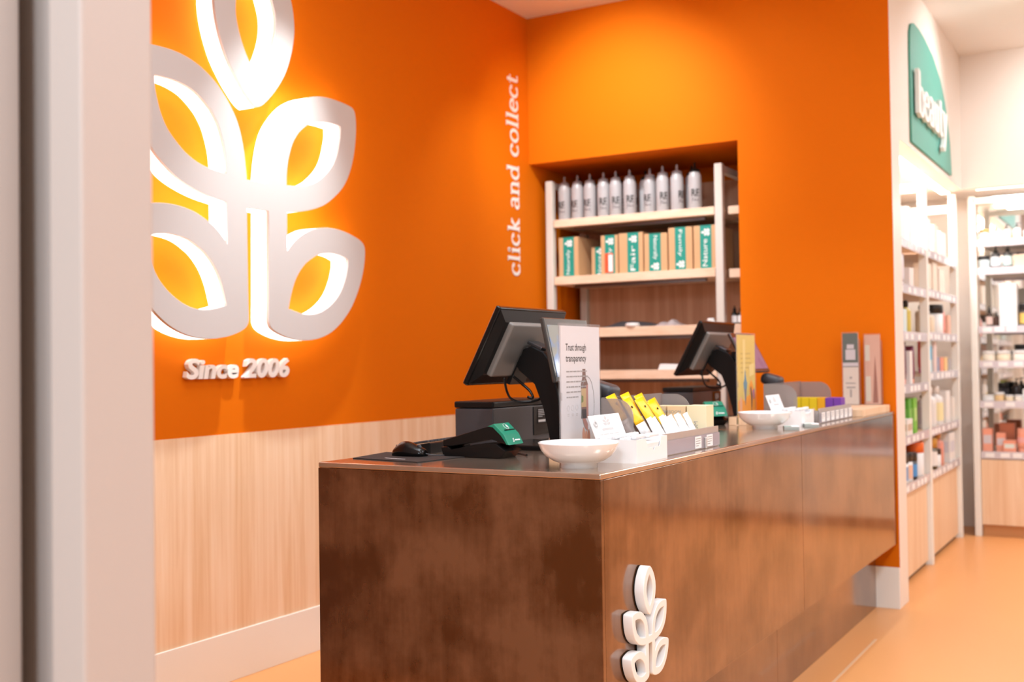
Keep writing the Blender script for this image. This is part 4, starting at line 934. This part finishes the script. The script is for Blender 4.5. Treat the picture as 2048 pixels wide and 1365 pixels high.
# things on the lower shelves
t = thing('folded_bag', 'crumpled dark and grey bag lying on the third shelf of the recess', 'bag', (-2.75, 6.16, 1.4875))
bm = NB(); bmesh.ops.create_grid(bm, x_segments=16, y_segments=8, size=.5)
for v in bm.verts:
    x, y = v.co.x, v.co.y; e = max(0, 1-(2*x)**2)*max(0, 1-(2*y)**4)
    v.co = (x*.34, y*.2, .005+.045*e*(.7+.3*math.sin(9*x+4)*math.cos(7*y)))
ex = bmesh.ops.extrude_face_region(bm, geom=bm.faces[:]); 
for v in [g for g in ex['geom'] if isinstance(g, bmesh.types.BMVert)]: v.co.z = .001
for f in bm.faces: f.smooth = True
obj('cloth', bm, mat('dark_fabric', (.05, .045, .05), .8, bump=(40, .4)), t)
bm = NB(); lathe(bm, [(0, 0), (.04, 0), (.045, .012), (.035, .022), (0, .024)], n=20); tag(obj('roll_of_tape', bm, WHITE, loc=(-2.70, 6.03, 1.4875)), 'small white roll in front of the dark bag on the recess shelf', 'tape')
bm = NB(); bmesh.ops.create_grid(bm, x_segments=12, y_segments=6, size=.5)
for v in bm.verts:
    x, y = v.co.x, v.co.y; e = max(0, 1-(2*x)**2)*max(0, 1-(2*y)**4); v.co = (x*.16, y*.12, .004+.035*e*(.8+.3*math.sin(14*x)))
ex = bmesh.ops.extrude_face_region(bm, geom=bm.faces[:])
for v in [g for g in ex['geom'] if isinstance(g, bmesh.types.BMVert)]: v.co.z = .001
tag(obj('plastic_bag', bm, mat('grey_film', (.42, .36, .36), .3, bump=(30, .5)), loc=(-2.49, 6.12, 1.4875)), 'crumpled grey plastic bag right of the dark bag on the recess shelf', 'bag')
t = thing('paper_stack', 'stack of white paper on the lowest visible recess shelf', 'paper', (-2.44, 6.10, 1.2305))
bm = NB(); prism(bm, [(-.10, 0), (.13, 0), (.13, .026), (-.085, .034)], 'y', -.08, .12, bev=.002); obj('sheets', bm, WHITEP, t)
t = thing('tape_dispenser', 'small white dispenser beside the right post on the third recess shelf', 'dispenser', (-2.22, 6.04, 1.4875))
bm = NB(); box(bm, (-.035, -.02, 0), (.035, .03, .02), .004); lathe(bm, [(0, .018), (.02, .018), (.02, .035), (0, .036)], (.005, 0, 0), 20); obj('body', bm, WHITE, t)
src = None
for i, x in enumerate((-2.095, -2.058, -2.020)):
    lb = ['small dark dropper bottle with white label beside the right recess post', 'middle one of three small dark bottles behind the right recess post', 'small dark bottle nearest the orange wall edge on the side shelf'][i]
    if src is None:
        src = thing('dropper_bottle', lb, 'bottle', (x, 6.10, 1.4875), 0, 'small bottles on the side shelf')
        bm = NB(); lathe(bm, [(0, 0), (.0165, 0), (.0165, .062), (.008, .070), (0, .070)], n=18); obj('glass_body', bm, BLACKG, src)
        bm = NB(); lathe(bm, [(.0168, .008), (.0168, .048)], n=18, cap=False); obj('label', bm, WHITEP, src)
        bm = NB(); lathe(bm, [(0, .070), (.009, .070), (.009, .086), (.005, .09), (.004, .104), (0, .105)], n=14); obj('dropper', bm, BLACK, src)
    else: dup(src, (x, 6.10, 1.4875), 0, lb)

# ------------------------------------------------------------------ shop shelving along the right side
# side unit (runs along Y, front at X=-1.26)
t = thing('wall_shelving', 'cream framed shop shelving with oak base under the beauty sign', 'shelving', (-1.5, 7.25, 0))
R2 = Vector((-1.5, 7.25, 0))
def vl(p): return Vector(p)-R2
for y in (6.10, 7.205, 8.375):
    bm = NB(); box(bm, vl((-1.285, y, 0)), vl((-1.235, y+.045, 2.37 if y != 8.375 else 2.44)), .003); obj('upright', bm, BASEB, t)
    bm = NB(); box(bm, vl((-1.72, y+.004, 2.31)), vl((-1.287, y+.041, 2.365)), .003); obj('top_rail', bm, BASEB, t)
bm = NB(); box(bm, vl((-1.755, 6.10, .52)), vl((-1.73, 8.42, 2.44))); obj('back_panel', bm, CABW, t)
for y0, y1 in ((6.148, 7.202), (7.252, 8.372)):
    bm = NB(); box(bm, vl((-1.70, y0, .03)), vl((-1.262, y1, .515)), .002); obj('base_cabinet', bm, CABW, t)
    bm = NB(); box(bm, vl((-1.70, y0, .0)), vl((-1.285, y1, .028))); obj('kick_plate', bm, DGREY, t)
A_LV = [.56, .83, 1.12, 1.42, 1.69, 1.95]; B_LV = [.56, .83, 1.18, 1.43, 1.70, 1.95]
for (y0, y1), LV in (((6.148, 7.202), A_LV), ((7.252, 8.372), B_LV)):
    for z in LV:
        bm = NB(); box(bm, vl((-1.725, y0, z-.018)), vl((-1.245, y1, z)), .001); s = obj('shelf', bm, SHELFW, t)
        bm = NB(); box(bm, vl((-1.244, y0+.005, z-.042)), vl((-1.240, y1-.005, z+.010))); 
        k = y0+.04
        while k < y1-.12:
            box(bm, vl((-1.2398, k, z-.034)), vl((-1.2390, k+.07, z-.002)), mi=1); k += random.choice((.11, .16, .22))
        obj('price_rail', bm, [GLASSC, WHITEP], s)
# back unit (runs along X, front at Y=8.50), mirrored back
t = thing('end_shelving', 'cream framed mirrored shelving with oak base at the far end of the aisle', 'shelving', (-.3, 8.75, 0))
R3 = Vector((-.3, 8.75, 0))
def el(p): return Vector(p)-R3
for x in (-1.147, .0, 1.15, 2.3):
    bm = NB(); box(bm, el((x-.022, 8.50, 0)), el((x+.022, 8.545, 2.43)), .004); obj('upright', bm, BASEB, t)
bm = NB(); box(bm, el((-1.14, 8.50, 2.375)), el((2.3, 8.54, 2.415)), .003); obj('top_rail', bm, BASEB, t)
bm = NB(); box(bm, el((-1.16, 8.93, .5)), el((2.4, 8.95, 2.46))); obj('mirror_back', bm, MIRROR, t)
for x0, x1 in ((-1.122, -.024), (.024, 1.126), (1.174, 2.276)):
    bm = NB(); box(bm, el((x0, 8.515, .085)), el((x1, 8.92, .548)), .002); obj('base_cabinet', bm, CABW, t)
    bm = NB(); box(bm, el((x0, 8.55, .0)), el((x1, 8.92, .083))); obj('kick_plate', bm, mat('oak_kick', (.55, .27, .11), .5), t)
    for z in (.60, .96, 1.245, 1.492, 1.91, 2.11):
        bm = NB(); box(bm, el((x0, 8.52, z-.02)), el((x1, 8.92, z)), .001); s = obj('shelf', bm, mat('white_shelf', (.72, .68, .66), .4) if x0 < -1 and z == .60 else bpy.data.materials['white_shelf'], t)
        bm = NB(); box(bm, el((x0+.003, 8.514, z-.045)), el((x1-.003, 8.518, z+.006)))
        k = x0+.03
        while k < x1-.1:
            box(bm, el((k, 8.5130, z-.036)), el((k+.06, 8.5138, z-.004)), mi=1); k += random.choice((.08, .10, .14))
        obj('price_rail', bm, [GLASSC, WHITEP], s)

# products -------------------------------------------------------------
def product(kind, loc, w, h, c, label, cap=(.02, .02, .02), lab=None, d=None, grp=None, rz=0, name=None, cat=None):
    """kind: box, tube, jar, bottle, pump, dropper"""
    d = d or w
    nm = name or {'box': 'product_box', 'tube': 'cream_tube', 'jar': 'cream_jar', 'bottle': 'product_bottle', 'pump': 'pump_bottle', 'dropper': 'dropper_bottle'}[kind]
    t = thing(nm, label, cat or {'box': 'box', 'tube': 'tube', 'jar': 'jar'}.get(kind, 'bottle'), loc, rz, grp)
    r = w/2
    if kind == 'box':
        bm = NB(); box(bm, (-r, -d/2, 0), (r, d/2, h), .0015); b = obj('carton', bm, cm(c), t)
        if lab:
            bm = NB(); box(bm, (-r*.82, -d/2-.0006, h*.35), (r*.82, -d/2-.0001, h*.72)); box(bm, (r+.0001, -d*.4, h*.35), (r+.0006, d*.4, h*.72)); obj('printed_label', bm, cm(lab), b)
        return t
    if kind == 'tube':
        bm = NB(); lathe(bm, [(0, h*.14), (r*.85, h*.14), (r, h*.3), (r*.95, h*.7), (r*.9, h), (0, h)], n=18, flat=.8); b = obj('tube_body', bm, cm(c, .35), t)
        bm = NB(); lathe(bm, [(0, 0), (r*.8, 0), (r*.85, h*.139), (0, h*.139)], n=18); obj('cap', bm, cm(cap, .3), t)
        if lab: bm = NB(); lathe(bm, [(r*1.0, h*.4), (r*.975, h*.62)], n=18, cap=False, flat=.82); bmesh.ops.scale(bm, vec=(1.02, 1.02, 1), verts=bm.verts); obj('printed_label', bm, cm(lab), b)
        return t
    if kind == 'jar':
        bm = NB(); lathe(bm, [(0, 0), (r*.96, 0), (r, h*.06), (r, h*.70), (0, h*.70)], n=22); b = obj('jar_body', bm, cm(c, .3), t)
        bm = NB(); lathe(bm, [(0, h*.701), (r*1.02, h*.701), (r*1.02, h*.97), (r*.97, h), (0, h)], n=22); obj('lid', bm, cm(cap, .3), t)
        if lab: bm = NB(); lathe(bm, [(r*1.006, h*.12), (r*1.006, h*.58)], n=22, cap=False); obj('printed_label', bm, cm(lab), b)
        return t
    sh = {'bottle': .74, 'pump': .68, 'dropper': .66}[kind]
    bm = NB(); lathe(bm, [(0, 0), (r*.95, 0), (r, h*.03), (r, h*(sh-.08)), (r*.9, h*(sh-.02)), (r*.42, h*(sh+.03)), (r*.40, h*(sh+.06)), (0, h*(sh+.06))], n=20); b = obj('bottle_body', bm, cm(c, .25), t)
    if lab: bm = NB(); lathe(bm, [(r*1.008, h*.12), (r*1.008, h*(sh-.16))], n=20, cap=False); obj('printed_label', bm, cm(lab), b)
    bm = NB()
    if kind == 'bottle': lathe(bm, [(0, h*(sh+.061)), (r*.5, h*(sh+.061)), (r*.5, h*.98), (r*.45, h), (0, h)], n=16)
    elif kind == 'pump':
        lathe(bm, [(0, h*(sh+.061)), (r*.55, h*(sh+.061)), (r*.5, h*(sh+.13)), (r*.16, h*(sh+.15)), (r*.14, h*.95), (r*.3, h*.955), (r*.3, h*.995), (0, h)], n=14); box(bm, (0, -r*.14, h*.955), (r*.95, r*.14, h*.99))
    else: lathe(bm, [(0, h*(sh+.061)), (r*.5, h*(sh+.061)), (r*.5, h*(sh+.15)), (r*.3, h*(sh+.17)), (r*.26, h*.97), (0, h)], n=14)
    obj({'bottle': 'cap', 'pump': 'pump_head', 'dropper': 'dropper'}[kind], bm, cm(cap, .3), t)
    return t
W_ = (.80, .78, .76); K_ = (.02, .018, .018); CRM = (.78, .66, .50)
XA = -1.30
# bay under the beauty sign's left half (only Y 6.35-7.15 can be seen)
def A(z, items):
    for it in items: product(it[0], (it[7] if len(it) > 7 else XA, it[1], z+.0005), it[2], it[3], it[4], it[5], **(it[6] if len(it) > 6 else {}))
A(.56, [('jar', 6.45, .095, .17, (.75, .42, .2), 'black lidded jar with orange label on the lowest left shelf', dict(cap=K_, lab=(.80, .40, .15))),
        ('jar', 6.58, .095, .17, W_, 'black lidded jar with blue label on the lowest left shelf', dict(cap=K_, lab=(.25, .38, .62))),
        ('jar', 6.71, .095, .17, W_, 'black lidded jar with peach label on the lowest left shelf', dict(cap=K_, lab=(.80, .52, .38))),
        ('jar', 6.85, .095, .16, (.05, .04, .04), 'dark jar with bright blue label on the lowest left shelf', dict(cap=K_, lab=(.08, .30, .65))),
        ('jar', 7.02, .11, .21, W_, 'white jar with orange lid beside the middle upright', dict(cap=(.80, .16, .03)))])
A(.83, [('box', 6.42, .07, .22, (.42, .62, .04), 'lime green carton behind the pillar edge', dict(d=.08)),
        ('bottle', 6.57, .075, .22, (.02, .06, .02), 'dark green bottle between the lime and green cartons', dict(cap=(.10, .35, .08), lab=(.14, .42, .1)), -1.345),
        ('box', 6.60, .04, .10, W_, 'small white box in front of the dark green bottle', dict(d=.16, lab=(.55, .42, .30)), -1.262),
        ('box', 6.74, .07, .21, (.10, .38, .03), 'dark green carton on the left bay shelf', dict(d=.08, lab=(.20, .50, .08))),
        ('box', 6.90, .07, .21, (.20, .52, .05), 'bright green carton beside the middle upright', dict(d=.10, lab=(.42, .66, .2)))])
A(1.12, [('box', 6.42, .08, .25, W_, 'tall white carton with orange stripe, leftmost in the side bay', dict(d=.08, lab=(.85, .78, .7))),
         ('box', 6.54, .08, .25, (.80, .72, .68), 'tall cream carton with purple top strip', dict(d=.08)),
         ('tube', 6.68, .06, .25, (.12, .02, .05), 'maroon tube between white cartons', dict(cap=(.80, .2, .12))),
         ('box', 6.80, .07, .20, W_, 'white carton beside the maroon tube', dict(d=.08)),
         ('tube', 6.93, .06, .23, (.20, .04, .09), 'plum coloured tube near the middle upright', dict(cap=(.85, .25, .1)))])
A(1.42, [('box', 6.45, .08, .20, (.66, .74, .70), 'pale grey green carton with white lower part', dict(d=.10, lab=(.62, .70, .58))),
         ('box', 6.62, .08, .14, (.62, .74, .76), 'pale blue small carton on the fourth left shelf', dict(d=.10)),
         ('bottle', 6.85, .06, .20, (.62, .50, .12), 'gold bottle with black cap on the fourth left shelf', dict(cap=K_))])
A(1.69, [('box', 6.47, .08, .17, (.72, .70, .74), 'pale lilac carton on the fifth left shelf', dict(d=.12)), ('tube', 6.65, .07, .19, (.76, .72, .76), 'pale lilac tube on the fifth left shelf', dict(cap=W_)), ('box', 6.84, .08, .12, (.80, .72, .68), 'low cream box on the fifth left shelf', dict(d=.12))])
A(1.95, [('box', 6.45, .08, .24, W_, 'tall white carton with dark edge on the top left shelf', dict(d=.09)), ('box', 6.63, .08, .20, (.82, .82, .82), 'white carton in the middle of the top left shelf', dict(d=.12)), ('box', 6.84, .08, .22, (.84, .82, .80), 'white carton by the middle upright on the top left shelf', dict(d=.12))])
# right bay
A(.56, [('tube', 7.34, .06, .27, (.80, .24, .04), 'orange tube beside the middle upright, lowest right shelf', dict(cap=(.80, .24, .04))),
        ('jar', 7.52, .10, .20, (.10, .06, .02), 'brown jar with round white label', dict(cap=(.55, .28, .05), lab=W_)), ('jar', 7.68, .09, .12, W_, 'white jar on the lowest right shelf', dict(cap=K_)),
        ('bottle', 7.83, .08, .22, (.72, .30, .22), 'pink bottle on the lowest right shelf', dict(cap=(.6, .3, .08))), ('box', 8.12, .10, .20, W_, 'white carton on the lowest right shelf', dict(d=.22, lab=(.62, .62, .68)))])
A(.83, [('pump', 7.36, .08, .26, (.76, .75, .78), 'white pump bottle with black head beside the middle upright', dict(cap=K_, lab=(.62, .60, .66))),
        ('bottle', 7.55, .09, .26, W_, 'white bottle with pale label, left of the yellow one', dict(cap=W_, lab=(.74, .72, .7))), ('bottle', 7.78, .10, .26, W_, 'white bottle with yellow label', dict(cap=W_, lab=(.82, .74, .42))), ('box', 8.02, .09, .22, W_, 'white carton right of the yellow labelled bottle', dict(d=.16)), ('box', 8.24, .09, .17, (.80, .76, .70), 'short cream carton at the far end of the right bay', dict(d=.12))])
A(1.18, [('tube', 7.33, .05, .22, (.80, .14, .16), 'red and pink tube beside the middle upright', dict(cap=(.75, .15, .35))), ('box', 7.46, .06, .24, (.50, .68, .74), 'pale blue carton with bright blue base', dict(d=.12, lab=(.02, .40, .66))),
         ('box', 7.62, .07, .20, (.78, .62, .58), 'pinkish carton behind the blue one', dict(d=.1)), ('box', 7.76, .06, .10, (.28, .30, .42), 'small slate blue box on the third right shelf', dict(d=.09)), ('box', 7.90, .06, .10, (.82, .32, .20), 'small coral box on the third right shelf', dict(d=.12)), ('box', 8.06, .06, .10, (.85, .58, .26), 'small yellow orange box on the third right shelf', dict(d=.12)), ('box', 8.22, .06, .09, (.45, .43, .45), 'small grey box at the far end', dict(d=.08))])
A(1.43, [('dropper', 7.36, .08, .22, CRM, 'cream bottle with black pump on the fourth right shelf', dict(cap=K_)), ('pump', 7.55, .09, .18, CRM, 'squat cream bottle with black cap', dict(cap=K_)), ('jar', 7.78, .12, .20, W_, 'white jar with tall black lid', dict(cap=K_)), ('tube', 8.02, .07, .16, (.82, .30, .26), 'coral pink tube on the fourth right shelf', dict(cap=(.8, .2, .2))), ('box', 8.20, .07, .14, (.82, .48, .36), 'peach carton on the fourth right shelf', dict(d=.10))])
A(1.70, [('box', 7.42, .08, .18, (.82, .70, .58), 'cream carton left on the fifth right shelf', dict(d=.16)), ('box', 7.64, .08, .20, (.80, .68, .56), 'cream carton in the middle of the fifth right shelf', dict(d=.16)), ('box', 7.90, .08, .17, (.84, .74, .64), 'pale carton right on the fifth right shelf', dict(d=.2))])
A(1.95, [('box', 7.42, .08, .22, (.84, .80, .78), 'pale carton left on the top right shelf', dict(d=.18)), ('box', 7.70, .08, .20, (.86, .76, .68), 'peach white carton on the top right shelf', dict(d=.16)), ('box', 7.98, .08, .18, W_, 'white carton right on the top right shelf', dict(d=.2))])
# far end unit
FY = 8.60
def B(z, items):
    for it in items: product(it[0], (it[1], it[7] if len(it) > 7 else FY, z+.0005), it[2], it[3], it[4], it[5], **(it[6] if len(it) > 6 else {}))
PE = (.86, .36, .24); PL = (.66, .60, .62)
B(.60, [('box', -1.083, .065, .165, PE, 'coral carton with white top, leftmost on the far unit', dict(lab=PL)), ('box', -.995, .06, .135, PE, 'coral carton second from the left on the far unit', dict(lab=PL)), ('box', -.935, .08, .085, PE, 'low coral carton with pale label', dict(lab=(.72, .78, .72)), 8.57),
        ('tube', -.862, .06, .17, PE, 'coral tube right of the low carton', dict(cap=PE, lab=(.82, .42, .40))), ('box', -.79, .06, .14, PE, 'coral carton cut by the picture edge', dict(lab=PL)), ('box', -.965, .10, .20, (.55, .17, .08), 'dark rust box standing behind the coral cartons', dict(), 8.72)])
B(.96, [('jar', -1.075, .085, .045, W_, 'low white jar, leftmost on the second far shelf', dict(cap=W_)), ('jar', -1.000, .065, .065, (.78, .52, .25), 'small amber jar with white lid', dict(cap=W_)), ('jar', -.935, .055, .045, (.80, .66, .45), 'low cream jar in the middle', dict(cap=W_)), ('jar', -.875, .055, .045, (.80, .70, .6), 'low pale jar right of the middle', dict(cap=W_)),
        ('box', -.80, .10, .085, W_, 'white box at the right of the second far shelf', dict(), 8.66), ('jar', -.99, .07, .13, (.04, .04, .05), 'dark jar behind the amber jar', dict(cap=K_), 8.74), ('pump', -.905, .05, .16, (.05, .04, .04), 'dark pump bottle behind the low jars', dict(cap=K_), 8.76)])
B(1.245, [('jar', -1.065, .09, .075, (.82, .72, .58), 'wide cream jar with dark lid, left of three', dict(cap=W_)), ('jar', -.965, .095, .075, (.80, .66, .48), 'wide cream jar with dark lid, middle of three', dict(cap=W_)), ('jar', -.860, .095, .075, (.84, .72, .62), 'wide cream jar with white lid, right of three', dict(cap=W_)),
          ('jar', -.965, .095, .075, W_, 'white jar standing behind the middle cream jar', dict(cap=K_), 8.72), ('jar', -.86, .10, .12, W_, 'taller white jar with black lid behind the right cream jar', dict(cap=K_), 8.74)])
B(1.492, [('dropper', -1.055, .05, .15, (.05, .025, .015), 'small amber dropper bottle left of the tall white carton', dict(cap=K_, lab=(.72, .52, .46))), ('dropper', -1.01, .04, .11, (.07, .03, .02), 'amber bottle touching the tall white carton', dict(cap=K_)), ('box', -.925, .115, .305, W_, 'tall white carton in the middle of the far unit', dict()),
          ('jar', -.815, .09, .16, (.08, .06, .05), 'dark jar with gold label right of the tall carton', dict(cap=K_, lab=(.78, .52, .14)))])
B(1.91, [('jar', -1.085, .08, .095, (.70, .78, .78), 'pale blue jar with black lid on the far unit', dict(cap=K_)), ('pump', -1.005, .065, .16, (.10, .10, .10), 'pump bottle with white label beside the pale blue jar', dict(cap=K_, lab=(.78, .82, .86)),), ('pump', -.925, .062, .165, (.10, .10, .10), 'pump bottle with pale turquoise label', dict(cap=K_, lab=(.62, .84, .84))),
         ('box', -.83, .10, .09, (.84, .62, .46), 'peach box right of the pump bottles', dict()), ('box', -.83, .11, .05, (.55, .50, .50), 'grey box behind the peach box', dict(), 8.74)])
B(2.11, [('jar', -1.08, .07, .09, W_, 'white jar with gold lid, leftmost on the top far shelf', dict(cap=(.60, .36, .12))), ('dropper', -1.00, .05, .10, W_, 'white bottle with amber cap on the top far shelf', dict(cap=(.62, .38, .12))), ('pump', -.93, .05, .11, W_, 'white pump bottle with black head on the top far shelf', dict(cap=K_)), ('pump', -.86, .05, .12, W_, 'second white pump bottle with black head on the top far shelf', dict(cap=K_)), ('dropper', -.80, .04, .10, W_, 'small white bottle by the picture edge on the top far shelf', dict(cap=K_))])

rows = [(.60, PE, .07, .15, 'coral carton', 'lowest'), (.96, W_, .08, .10, 'white carton', 'second'), (1.245, (.30, .12, .06), .07, .14, 'brown bottle carton', 'third'), (1.492, (.80, .74, .66), .09, .20, 'cream carton', 'fourth')]
for z, c, w_, h_, nm, lv in rows:
    src = None
    for k in range(11):
        x = -.68+.185*k+(.03 if k % 3 else 0)
        if abs(x) < .06 or abs(x-1.15) < .06: x += .1
        lb = nm+' on the '+lv+' shelf at the aisle end, mirrored in the counter front'
        if src is None: src = product('box', (x, FY, z+.0005), w_, h_, c, lb, lab=PL, grp=nm+'s on the '+lv+' end shelf')
        else: dup(src, (x, FY, z+.0005), 0, lb)
